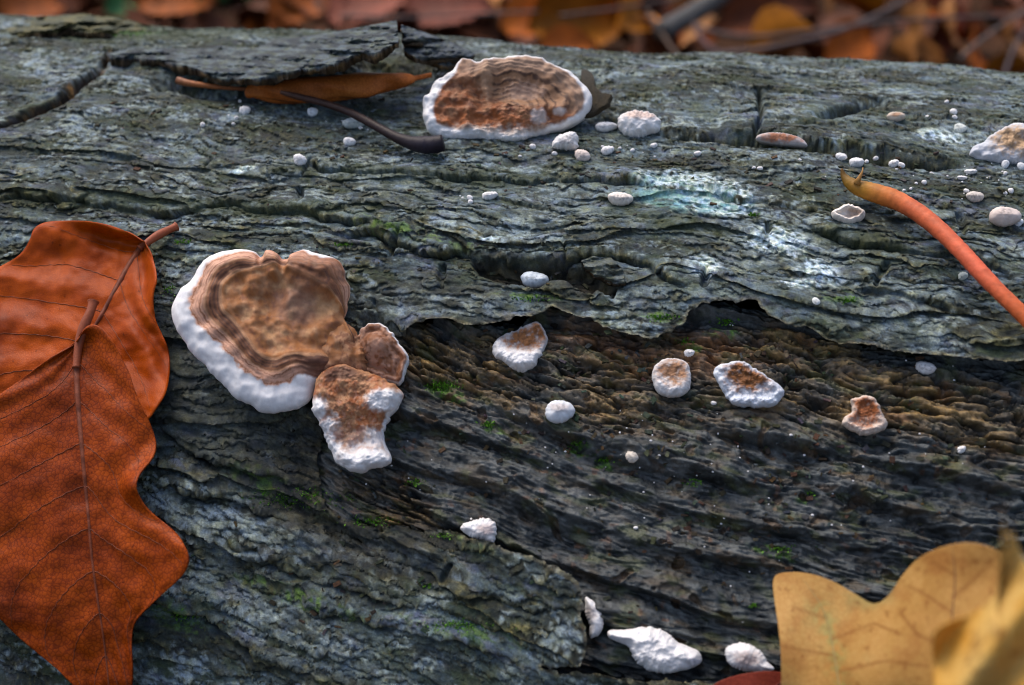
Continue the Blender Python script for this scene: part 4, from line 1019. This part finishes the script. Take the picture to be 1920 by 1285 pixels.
def flat_leaf(name, label, outline, centre, offfn, mat, veins=(), NT=160, NR=40, cat='leaf', group=None, colfn=None):
    ol = smooth_poly(outline, 2); cx, cy = centre
    a = np.arctan2(ol[:, 1] - cy, ol[:, 0] - cx); rr = np.hypot(ol[:, 1] - cy, ol[:, 0] - cx); o_ = np.argsort(a); a, rr = a[o_], rr[o_]
    th = np.linspace(-math.pi, math.pi, NT, endpoint=False)
    re = np.interp(th, np.concatenate([a - 2 * math.pi, a, a + 2 * math.pi]), np.tile(rr, 3))
    r = np.linspace(.01, 1, NR)
    X = cx + r[:, None] * re * np.cos(th); Y = cy + r[:, None] * re * np.sin(th)
    def place(x, y, lift=0.0): return cyl(x, y, R + (offfn(x, y) + lift) / 1000.0)
    P = place(X, Y)
    root = empty(name, tuple(P[0, 0])); tag(root, label, cat, group)
    F = [tuple(f) for f in grid_faces(NR, NT, True)] + [tuple(range(NT - 1, -1, -1))]
    bl = mesh_obj('blade', P.reshape(-1, 3), [f[::-1] for f in F], mat, col=None if colfn is None else colfn(X, Y).reshape(-1, 3).astype(np.float32))
    sm = bl.modifiers.new('thickness', 'SOLIDIFY'); sm.thickness = .00014; sm.offset = -1
    adopt(bl, root)
    for k, (pts, rad, tint) in enumerate(veins):
        q = resample(smooth_poly(pts, 2, False), 30); V, F2 = tube(place(q[:, 0], q[:, 1], .05), np.linspace(rad, rad * .5, 30), 6)
        o = mesh_obj('midrib' if k == 0 else 'side_vein', V, F2, M_STEM, col=np.tile(np.array([tint], np.float32), (len(V), 1))); adopt(o, root)
    return root
vt, vb, vg = (.26, .12, .03), (.10, .04, .018), (.17, .22, .07)
def oak_tint(x, y):
    n = fbm(x / 60, y / 60, 4, 970); n2 = fbm(x / 18, y / 18, 3, 971)
    C = np.ones(x.shape + (3,))
    xf, yf = x.astype(np.float32), y.astype(np.float32)
    g = np.exp(-(seg_dist(xf, yf, [(1530, 1120), (1550, 1165), (1565, 1220), (1585, 1300)], False) / 22) ** 2) * ss(1100, 1150, y) * ss(-.5, .2, n2)
    C = mix(C, (.68, 1.18, 1.35), g * .75)
    C = mix(C, (.80, .66, .62), ss(.05, .4, n) * .6 + .3 * ss(1690, 1760, x) * ss(1130, 1060, y))
    C = mix(C, (1.12, 1.12, 1.2), ss(.05, .4, -n) * .6)
    C = mix(C, (.55, .38, .3), ss(.40, .52, n2) * .6)
    vein_ = np.minimum.reduce([seg_dist(xf, yf, q, False) for q in ([(1560, 1200), (1640, 1170), (1690, 1190)], [(1550, 1160), (1490, 1140)], [(1575, 1260), (1660, 1240), (1740, 1250)], [(1565, 1230), (1480, 1215)],
             [(1786, 1150), (1740, 1118), (1705, 1100)], [(1788, 1120), (1830, 1085), (1862, 1050)], [(1792, 1080), (1750, 1055)], [(1784, 1190), (1850, 1150)], [(1780, 1220), (1720, 1190), (1690, 1150)])])
    return mix(C, (.62, .48, .42), np.exp(-(vein_ / 3.2) ** 2) * .8)
flat_leaf('oak_leaf', 'dull tan yellow lobed leaf with rounded lobes and green tinged midrib', [(1462, 1330), (1466, 1260), (1462, 1190), (1450, 1110), (1449, 1085), (1462, 1074), (1510, 1073), (1560, 1088), (1610, 1118), (1640, 1137), (1668, 1120), (1695, 1075), (1730, 1040), (1790, 1018), (1840, 1018), (1885, 1040), (1915, 1085), (1940, 1150), (1990, 1180), (2060, 1200), (2080, 1300), (2020, 1400), (1900, 1440), (1700, 1450), (1520, 1420)],
    (1690, 1270), lambda x, y: 11.0 + 36 * ss(1440, 2000, x) ** 1.0 + 8 * ss(1050, 1300, y) - 16 * ss(1290, 1440, y) + 1.2 * np.sin(x / 38 + y / 60),
    M_OAK, [([(1575, 1290), (1560, 1200), (1545, 1140), (1505, 1085)], .00022, (.20, .15, .05)), ([(1780, 1300), (1785, 1160), (1793, 1080), (1785, 1022)], .00026, vb)], NT=300, NR=110, colfn=oak_tint)
flat_leaf('curled_leaf', 'mottled bright yellow leaf with brown blotches and a thin upturned pointed tip', [(1745, 1185), (1775, 1165), (1830, 1150), (1880, 1110), (1890, 1060), (1878, 1010), (1876, 970), (1884, 958), (1900, 1000), (1920, 1050), (1960, 1120), (2010, 1250), (1980, 1400), (1850, 1440), (1760, 1360), (1752, 1270)],
    (1870, 1240), lambda x, y: 74 + 9 * ss(1740, 1980, x) + 1 * ss(1150, 960, y) + 2.5 * np.sin(x / 26 + y / 33) - 44 * ss(1290, 1440, y), M_YEL, [([(1880, 1350), (1890, 1200), (1905, 1100), (1890, 1000)], .0003, (.5, .3, .08))])
flat_leaf('red_leaf', 'dark red leaf edge lying below the greyish pink centred fungus', [(1335, 1285), (1360, 1272), (1400, 1262), (1440, 1258), (1480, 1262), (1500, 1300), (1480, 1380), (1400, 1400), (1330, 1360), (1315, 1310)],
    (1410, 1325), lambda x, y: 7 + .6 * np.sin(x / 20), M_RED, [([(1330, 1370), (1400, 1320), (1480, 1270)], .0003, (.12, .02, .012))])

# ------------------------------------------------------------------ stalks
def stalk(name, label, pts, radii, cols, cat='leaf stalk', n=14, extra=None):
    q = resample(smooth_poly(np.array(pts, float), 3, False), 160)
    P = cyl(q[:, 0], q[:, 1], R + q[:, 2] / 1000.0)
    s = np.linspace(0, 1, len(P)); rad = np.interp(s, np.linspace(0, 1, len(radii)), radii) / 1000.0
    V, F = tube(P, rad, n)
    T_ = np.repeat(P, n, 0); q_ = V[:len(T_)] - T_
    V[:len(T_)] = T_ + q_ * (1 + .04 * fbm(np.repeat(s, n) * 14, np.repeat(s, n) * 3, 3, 77) + .02 * np.random.RandomState(3).randn(len(T_)))[:, None]
    sv = np.concatenate([np.repeat(s, n), [0, 1]])
    C = np.stack([np.interp(sv, [c[0] for c in cols], [c[1][k] for c in cols]) for k in range(3)], -1)
    C = C * (1 + .25 * fbm(sv * 30, np.abs(np.arange(len(sv)) % n - n / 2) * .3, 3, 78) - .15 * ss(.35, .55, gn(sv * 60, np.abs(np.arange(len(sv)) % n - n / 2) * .9, 79)))[:, None]
    base = P[0]
    o = mesh_obj(name, V - base, F, M_STEM, col=C.astype(np.float32)); o.location = base
    return tag(o, label, cat)
root_stalk = stalk('leaf_stalk', 'thick orange red leaf stalk with a yellow green swollen tip', [(1578, 316, 5.6), (1582, 332, 4.2), (1600, 350, 3.4), (1640, 362, 3.6), (1690, 378, 4.2), (1745, 415, 4.8), (1800, 468, 5.5), (1860, 535, 6), (1920, 592, 6), (1985, 665, 5), (2050, 750, 3.5)],
    [.2, 1.15, 1.75, 2.0, 2.0, 1.92, 1.84, 1.78, 1.72, 1.68, 1.64, 1.6, 1.56, 1.52, 1.5, 1.48, 1.46, 1.44, 1.42, 1.4, 1.38, 1.36, 1.33, 1.3], [(0, (.10, .05, .010)), (.04, (.17, .09, .010)), (.10, (.30, .135, .012)), (.16, (.42, .125, .022)), (.24, (.48, .102, .034)), (.5, (.53, .096, .042)), (.75, (.52, .115, .024)), (1, (.46, .14, .016))])
q = np.array([(1606, 345, 5.0), (1612, 332, 6.2), (1617, 322, 7.0), (1618, 314, 7.4)]); 
V, F = tube(cyl(q[:, 0], q[:, 1], R + q[:, 2] / 1000), [.0008, .0004, .0002, .00008], 8)
o = mesh_obj('bud_scale', V - np.array(root_stalk.location), F, M_STEM, col=np.tile(np.array([[.30, .15, .04]], np.float32), (len(V), 1))); o.parent = root_stalk
stalk('leaf_stalk', 'thin dark brown leaf stalk lying across the bark with a blunt thick end', [(526, 173, 4.5), (560, 182, 3.6), (610, 194, 2.9), (660, 212, 2.6), (710, 240, 2.6), (750, 262, 2.6), (785, 272, 2.6), (815, 272, 3.0), (831, 268, 3.4)],
    [.45, .75, .82, .86, .9, .95, 1.0, 1.1, 1.5, 2.0, 1.9], [(0, (.06, .026, .016)), (.4, (.022, .010, .009)), (.75, (.012, .006, .008)), (.9, (.014, .010, .018)), (1, (.010, .006, .010))])
stalk('twig', 'short orange brown twig poking from under the lifted bark plate', [(334, 151, 1.8), (350, 156, 1.8), (380, 160, 1.5), (412, 164, 1.0), (470, 168, .6)], [.95, .7, .6, .5, .4], [(0, (.16, .06, .025)), (.3, (.30, .10, .03)), (1, (.22, .07, .025))], 'twig')

# rolled brown leaf under the lifted plate
def rolled_leaf():
    ax_ = smooth_poly(np.array([(476, 166, 2.0), (510, 174, 2.2), (580, 172, 2.8), (650, 165, 3.2), (720, 157, 3.4), (770, 149, 3.6), (808, 141, 3.4)], float), 3, False)
    P = cyl(ax_[:, 0], ax_[:, 1], R + ax_[:, 2] / 1000); m = len(P)
    T = np.gradient(P, axis=0); T /= np.linalg.norm(T, axis=1, keepdims=True); N = log_normal(P); S_ = np.cross(T, N)
    th = np.linspace(-.3, 2 * math.pi * 1.25, 40); s = np.linspace(0, 1, m)
    rad = .0026 * np.sin(np.clip(s * 1.1 + .10, 0, 1) * math.pi) ** .6 + .0003
    sp_ = 1.15 - .05 * th
    V = P[:, None] + (rad[:, None] * sp_ * np.cos(th) * (1 + .35 * np.sin(s * 17 + 2 * np.sin(s * 9))[:, None] + .2 * np.sin(3 * th + s[:, None] * 25)))[..., None] * S_[:, None] + (rad[:, None] * sp_ * np.sin(th))[..., None] * N[:, None]
    base = P[m // 2].copy()
    o = mesh_obj('rolled_leaf', (V - base).reshape(-1, 3), grid_faces(m, 40), M_ROLL); o.location = base
    sm = o.modifiers.new('thickness', 'SOLIDIFY'); sm.thickness = .0003
    tag(o, 'dry brown leaf rolled into a tube under the lifted bark plate', 'leaf')
rolled_leaf()

# ------------------------------------------------------------------ lifted bark plates (parts of the log)
def bark_sheet(back, front, ob, of, colf, n=160, m=40, seed=0, thick=1.5, rag=5.0, lip=None):
    b = resample(back, n); f = resample(front, n)
    f = f + np.stack([.5 * rag * fbm(f[:, 0] / 30, f[:, 0] * 0 + seed + 9, 3, seed + 8), rag * (fbm(f[:, 0] / 70, f[:, 0] * 0 + seed, 5, seed, .62) - .5 * np.maximum(0, fbm(f[:, 0] / 21, f[:, 0] * 0 + seed + 3, 3, seed + 6)))], -1)
    t = np.linspace(0, 1, m)
    X = b[:, None, 0] * (1 - t) + f[:, None, 0] * t; Y = b[:, None, 1] * (1 - t) + f[:, None, 1] * t
    s = np.linspace(0, 1, n)[:, None]
    o0 = np.interp(s[:, 0], np.linspace(0, 1, len(ob)), ob)[:, None]; o1 = np.interp(s[:, 0], np.linspace(0, 1, len(of)), of)[:, None]
    off = o0 * (1 - t) + o1 * t + 2.0 * fbm(X / 90, Y / 22, 2, seed + 7) + 1.1 * fbm(X / 40, Y / 14, 4, seed + 1) + .45 * fbm(X / 12, Y / 5, 3, seed + 2) + 1.4 * np.sin(np.pi * t) * .6
    P = cyl(X, Y, R + off / 1000); N = log_normal(P)
    U_, V_ = P @ AX * 1000, off
    C = colf(X, Y, t[None] + 0 * X, P)
    Pl = P - N * (thick * np.maximum(.25, .75 + .6 * fbm(X / 60, Y / 20, 4, seed + 4)))[..., None] / 1000
    top = P.reshape(-1, 3); low = Pl.reshape(-1, 3); k = n * m
    g = grid_faces(n, m)
    F = [tuple(q) for q in g] + [tuple(k + q[::-1]) for q in g]
    ring = list(range(m)) + [i * m + m - 1 for i in range(1, n)] + [(n - 1) * m + j for j in range(m - 2, -1, -1)] + [i * m for i in range(n - 2, 0, -1)]
    # edge wall in three steps for a rough broken look
    rv = []; R0 = len(top) * 2
    V = np.vstack([top, low]); 
    ra = np.array(ring); mid1 = V[ra] * .6 + V[ra + k] * .4; mid1 += .0007 * np.stack([fbm(np.arange(len(ra)) / 9.0, np.full(len(ra), seed + k_ * 3.3), 4, seed + k_) for k_ in range(3)], -1)
    V = np.vstack([V, mid1]); L = len(ring)
    for i in range(L):
        j = (i + 1) % L
        F.append((ring[j], ring[i], R0 + i, R0 + j)); F.append((R0 + j, R0 + i, k + ring[i], k + ring[j]))
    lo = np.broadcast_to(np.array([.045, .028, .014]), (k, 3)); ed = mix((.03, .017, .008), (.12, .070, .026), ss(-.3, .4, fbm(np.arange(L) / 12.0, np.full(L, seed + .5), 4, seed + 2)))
    o = mesh_obj('bark_plate', V, F, M_BARK, col=np.vstack([C.reshape(-1, 3), lo, ed]).astype(np.float32)); adopt(o, LOG); return o
def pc(a, b, seed):
    return lambda X, Y, t, P: mix(mix(a, b, ss(-.3, .4, fbm(X / 30, Y / 8, 4, seed))), (.05, .06, .028), ss(.15, .5, fbm(X / 18, Y / 6, 3, seed + 3)) * .5)
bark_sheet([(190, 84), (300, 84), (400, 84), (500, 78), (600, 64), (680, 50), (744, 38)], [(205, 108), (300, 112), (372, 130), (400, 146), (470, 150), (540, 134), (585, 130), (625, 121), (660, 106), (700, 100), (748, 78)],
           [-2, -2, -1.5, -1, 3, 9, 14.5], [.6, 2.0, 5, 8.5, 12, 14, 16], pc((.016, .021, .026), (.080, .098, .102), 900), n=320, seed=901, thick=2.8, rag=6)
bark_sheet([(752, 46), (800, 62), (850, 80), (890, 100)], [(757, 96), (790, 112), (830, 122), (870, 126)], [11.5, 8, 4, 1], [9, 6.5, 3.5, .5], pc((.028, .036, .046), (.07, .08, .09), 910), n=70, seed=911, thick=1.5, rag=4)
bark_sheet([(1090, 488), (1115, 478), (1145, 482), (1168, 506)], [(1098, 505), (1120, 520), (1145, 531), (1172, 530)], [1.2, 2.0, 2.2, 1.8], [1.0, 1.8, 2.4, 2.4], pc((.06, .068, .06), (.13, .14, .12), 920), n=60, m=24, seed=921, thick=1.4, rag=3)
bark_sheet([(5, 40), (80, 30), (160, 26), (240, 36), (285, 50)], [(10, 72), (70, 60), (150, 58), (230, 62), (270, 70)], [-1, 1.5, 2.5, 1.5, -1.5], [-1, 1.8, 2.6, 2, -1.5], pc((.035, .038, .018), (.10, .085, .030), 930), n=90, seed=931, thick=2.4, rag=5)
# curled chip standing behind the upright bracket
bark_chip = flat_leaf('bark_chip', 'dark curled flake of bark standing behind the upright bracket fungus', [(1086, 140), (1098, 138), (1110, 146), (1118, 158), (1117, 168), (1128, 172), (1134, 181), (1153, 183), (1144, 192), (1146, 201), (1130, 208), (1118, 219), (1098, 224), (1086, 216), (1098, 190)],
    (1110, 188), lambda x, y: 4.5 - 3.0 * ss(150, 222, y) + 2.0 * ss(1110, 1150, x), M_BARK, cat='bark flake', NT=60, NR=14)
for ch in bark_chip.children:
    nv = len(ch.data.vertices); at = ch.data.attributes.get('Col') or ch.data.attributes.new('Col', 'FLOAT_COLOR', 'POINT')
    at.data.foreach_set('color', np.tile(np.array([.022, .015, .006, 1], np.float32), (nv, 1)).ravel())
    ch.name = 'flake'; ch.modifiers['thickness'].thickness = .0012

# ------------------------------------------------------------------ forest floor behind the log
GZ = -0.150
def ground():
    xs = np.concatenate([-np.geomspace(60, 2.2, 18), np.linspace(-2, 2, 90), np.geomspace(2.2, 60, 18)])
    ys = np.concatenate([-np.geomspace(60, 1.2, 14), np.linspace(-1, 3, 90), np.geomspace(3.2, 80, 18)])
    X, Y = np.meshgrid(xs, ys)
    Z = ground_z(X, Y)
    o = mesh_obj('ground', np.stack([X, Y, Z], -1).reshape(-1, 3), grid_faces(len(ys), len(xs)), M_SOIL)
    tag(o, kind='structure', label='dark leaf covered forest soil under the log')
def ground_z(X, Y):
    return GZ + .03 * fbm(X / .5, Y / .5, 3, 950) * ss(.2, .6, np.abs(Y)) + .22 * ss(.5, 2.6, Y)
ground()

def litter_mesh(kind, seed):
    rs = np.random.RandomState(seed); n, m = 15, 9
    s = np.linspace(0, 1, n)[:, None]; t = np.linspace(-1, 1, m)[None]
    L = .075; W = {'beech': .024, 'oak': .022, 'round': .03}[kind]
    w = W * np.sin(np.pi * np.clip(s, .0, 1) ** .85) ** .8 + .0005
    if kind == 'oak': w = w * (1 + .28 * np.sin(s * 24))
    x = L * (s - .5) + 0 * t; y = w * t
    bend, curl = rs.uniform(.2, 1.3), rs.uniform(.4, 1.6)
    z = .010 * bend * np.cos((s - .5) * 3) + .018 * curl * (np.abs(t) ** 1.6) * (w / W) + .002 * np.cos(s * 40 - np.abs(t) * 6) + .004 * rs.uniform(-1, 1) * t
    V = np.stack([x, y, z], -1).reshape(-1, 3)
    return V, grid_faces(n, m)
def litter_mat(name, c):
    m, nt, b = newmat(name)
    oi = node(nt, 'ShaderNodeObjectInfo'); tc = node(nt, 'ShaderNodeTexCoord').outputs['Object']
    n = noise(nt, 70, 4, tc)
    base = ramp(nt, n.outputs['Fac'], [(.3, tuple(k * .55 for k in c)), (.7, tuple(min(1, k * 1.25) for k in c))])
    v = ramp(nt, oi.outputs['Random'], [(0, (.55, .5, .5)), (1, (1.35, 1.3, 1.25))])
    nt.links.new(mixc(nt, base, v, 1.0, 'MULTIPLY'), b.inputs['Base Color']); b.inputs['Roughness'].default_value = .65; b.inputs['Specular IOR Level'].default_value = .2
    return m
kinds = [('beech', (.32, .080, .005), 'curled orange brown leaf in the litter behind the log', 'orange brown litter leaves'), ('beech', (.10, .026, .006), 'dark russet leaf in the litter behind the log', 'dark russet litter leaves'),
         ('oak', (.25, .105, .024), 'dry tan wavy edged leaf in the litter behind the log', 'tan litter leaves'), ('round', (.36, .125, .004), 'broad ochre yellow leaf in the litter behind the log', 'ochre litter leaves'),
         ('round', (.20, .055, .030), 'pinkish brown broad leaf in the litter behind the log', 'pinkish litter leaves'), ('beech', (.30, .14, .05), 'pale buff leaf in the litter behind the log', 'buff litter leaves')]
def ground_hit(px, py, h):
    """distance along a pixel's ray to a point h metres above the forest floor"""
    d = ray(px, py); t = np.linspace(.85, 3.0, 800); Q = CAM + d * t[:, None]
    below = Q[:, 2] - ground_z(Q[:, 0], Q[:, 1]) < h
    return float(t[np.argmax(below)]) if below.any() else 1.4
def litter():
    rng = random.Random(21); protos = []
    for i, (k, c, lab, grp) in enumerate(kinds):
        mt = litter_mat('litter_leaf_%s_skin' % ['orange', 'russet', 'tan', 'ochre', 'pink', 'buff'][i], c)
        for v in range(3):
            V, F = litter_mesh(k, 40 + i * 5 + v)
            me_o = mesh_obj('litter_leaf', V, F, mt); protos.append((me_o.data, i)); bpy.data.objects.remove(me_o)
    wts = [34, 34, 13, 9, 4, 6]
    def put(x, y, z, i, tilt, sc_):
        me = rng.choice([p for p, j in protos if j == i])
        o = bpy.data.objects.new('litter_leaf', me); COL.objects.link(o)
        o.location = (x, y, z); o.scale = (sc_,) * 3
        o.rotation_euler = (rng.gauss(0, tilt), rng.gauss(0, tilt), rng.uniform(0, 6.28))
        tag(o, kinds[i][2], 'leaf', kinds[i][3])
    for _ in range(270):
        y = rng.uniform(.70, 1.60); x = rng.uniform(-.66, .66) * (.55 + .45 * (y + .3))
        i = rng.choices(range(6), wts)[0]
        z = float(ground_z(np.array([x]), np.array([y]))[0]) + rng.uniform(.004, .045)
        put(x, y, z, i, .75, rng.uniform(.55, .95))
    # leaves placed where single ones can be told apart
    for (px, py, d, i, s, rx, rz, lab) in (
        (1080, 45, 1.15, 3, 1.5, .9, .3, 'large glowing ochre leaf straight behind the upright bracket fungus'), (1180, 40, 1.2, 3, 1.3, .8, 1.2, 'ochre leaf beneath the thin steep twig in the litter'),
        (840, 25, 1.25, 4, 1.5, .5, .1, 'rosy brown broad leaf beside the glowing ochre leaf'), (690, 20, 1.3, 4, 1.4, .4, .4, 'rosy brown leaf behind the peak of the lifted bark plate'),
        (740, 0, 1.35, 0, 1.0, .3, 0, 'orange leaf between the two rosy brown leaves'), (1000, 40, 1.15, 0, 1.2, .7, .6, 'orange leaf wedged between rosy and ochre leaves'),
        (1700, 70, 1.05, 2, 1.3, 1.2, 1.5, 'upright tan leaf under the long level twig'), (1770, 60, 1.05, 5, 1.2, 1.2, 1.5, 'upright pale buff leaf under the long level twig'),
        (1690, 120, 1.0, 2, 1.1, 1.1, 1.6, 'tan leaf leaning on the far edge of the log'), (1590, 90, 1.05, 0, 1.0, .8, .7, 'orange leaf lying under the two crossing twigs'),
        (1820, 110, 1.0, 0, 1.0, .9, 1.2, 'orange leaf at the foot of the rising twig'), (1880, 90, 1.0, 2, 1.1, 1.0, 1.3, 'tan leaf beside the dark rising twig'), (1480, 30, 1.25, 1, 1.1, .6, .2, 'dark russet leaf above the crossing twigs'),
        (560, 14, 1.35, 0, 1.3, .6, .8, 'orange leaf behind the lifted bark plate'), (330, 6, 1.35, 0, 1.3, .6, .2, 'orange leaf beyond the mossy bark ridge'), (60, 8, 1.3, 0, 1.3, .7, 1.0, 'orange leaf at the start of the mossy bark ridge'),
        (1400, 60, 1.15, 1, 1.2, .7, .5, 'dark russet leaf behind the reddish bent twig'), (1290, 60, 1.2, 0, 1.1, .8, .3, 'orange leaf behind the steep twig')):
        g = ground_hit(px, py, .04); s *= g / d; P = CAM + ray(px, py) * g
        me = [p for p, j in protos if j == i][0]
        o = bpy.data.objects.new('litter_leaf', me); COL.objects.link(o); o.location = P; o.scale = (s * .8,) * 3
        o.rotation_euler = (rx, rng.uniform(-.2, .2), rz); tag(o, lab, 'leaf', kinds[i][3])
    gm = litter_mat('green_leaf_skin', (.045, .16, .05))
    for (px, py, d, lab) in ((215, 14, 1.25, 'small green leaf beyond the mossy bark ridge'), (400, 13, 1.25, 'small green leaf between orange leaves behind the log'), (500, 0, 1.3, 'dull green leaf in the litter behind the bark plate')):
        V, F = litter_mesh('round', 77); o = mesh_obj('green_leaf', V * .6, F, gm); o.location = CAM + ray(px, py) * ground_hit(px, py, .03); o.rotation_euler = (.9, 0, px); tag(o, lab, 'leaf', 'green leaves in the litter')
    # the rest of the litter, all around
    Vs, Fs, k = [], [], 0
    base = [litter_mesh(kk, 60 + j) for j, kk in enumerate(('beech', 'oak', 'round'))]
    for _ in range(2600):
        a = rng.uniform(0, 6.28); r_ = rng.uniform(.3, 5) ; x, y = r_ * math.cos(a), r_ * math.sin(a) + .6
        if abs((np.array([x, y, 0]) @ BX)) < .2 and abs(x) < 1.3: continue
        V, F = base[rng.randrange(3)]
        c, s = math.cos(a * 7), math.sin(a * 7); tl = rng.gauss(0, .4)
        v = V.copy(); v[:, 2] += v[:, 1] * math.sin(tl); v = np.stack([v[:, 0] * c - v[:, 1] * s, v[:, 0] * s + v[:, 1] * c, v[:, 2]], -1)
        v += [x, y, float(ground_z(np.array([x]), np.array([y]))[0]) + rng.uniform(.003, .03)]
        Vs.append(v); Fs.append(F + k); k += len(v)
    o = mesh_obj('leaf_litter', np.vstack(Vs), np.vstack(Fs), bpy.data.materials['litter_leaf_russet_skin'])
    tag(o, 'mixed brown leaf litter covering the forest floor', 'leaf litter', kind='stuff')
litter()

M_TWIG = attr_mat('twig_bark', .7, [(300, (.6, .6, .6), (1.4, 1.4, 1.4), .8)], [(400, .5, .002)])
def far_twig(label, pts, r0, r1, c=(.13, .085, .075)):
    c = tuple(v * .45 for v in c); r0, r1 = r0 * .8, r1 * .8
    q = smooth_poly(np.array(pts, float), 2, False); g = np.array([ground_hit(a_, b_, .10) for a_, b_ in q[:, :2]]); P = CAM + ray(q[:, 0], q[:, 1]) * g[:, None]; k_ = float(g.mean() / q[:, 2].mean()); r0, r1 = r0 * k_, r1 * k_
    V, F = tube(P, np.linspace(r0, r1, len(P)), 8); base = P[0]
    o = mesh_obj('twig', V - base, F, M_TWIG, col=np.tile(np.array([c], np.float32), (len(V), 1))); o.location = base
    tag(o, label, 'twig', 'bare twigs behind the log')
far_twig('long bare twig running level over the leaf litter', [(1290, 30, 1.02), (1310, 55, 1.0), (1400, 72, .98), (1500, 62, .97), (1660, 40, .98), (1930, 28, 1.0)], .0024, .0018)
far_twig('bare twig crossing under the long level twig', [(1330, 108, .93), (1400, 98, .93), (1480, 82, .94), (1570, 62, .95), (1660, 22, .98), (1730, -20, 1.02)], .0028, .002, (.15, .10, .09))
far_twig('reddish bent twig sloping into the dark behind the log', [(1295, 30, .98), (1310, 70, .96), (1345, 102, .94), (1380, 96, .94)], .0022, .002, (.13, .055, .06))
far_twig('thin straight twig slanting over yellow leaves', [(1050, 30, 1.05), (1180, 14, 1.07), (1280, -6, 1.1)], .0018, .0014)
far_twig('thin twig leaning steeply near the ochre leaves', [(1215, 20, 1.0), (1245, 70, .98), (1275, 112, .95)], .0016, .0013, (.18, .10, .06))
far_twig('twig rising through the tan leaves', [(1800, 110, .95), (1850, 65, .98), (1930, 15, 1.02)], .0018, .0014, (.15, .1, .08))
far_twig('dark twig rising at the end of the log', [(1880, 150, .9), (1900, 90, .92), (1935, 40, .95)], .0018, .0014, (.07, .04, .045))
far_twig('thick grey stick in the litter behind the bracket', [(1240, 60, 1.2), (1330, 8, 1.22), (1390, -40, 1.25)], .012, .011, (.12, .11, .10))
far_twig('grey twig low over the litter above the lifted plate', [(640, 30, 1.15), (760, 34, 1.12), (880, 28, 1.1), (1010, 22, 1.1)], .0016, .0014, (.15, .11, .10))
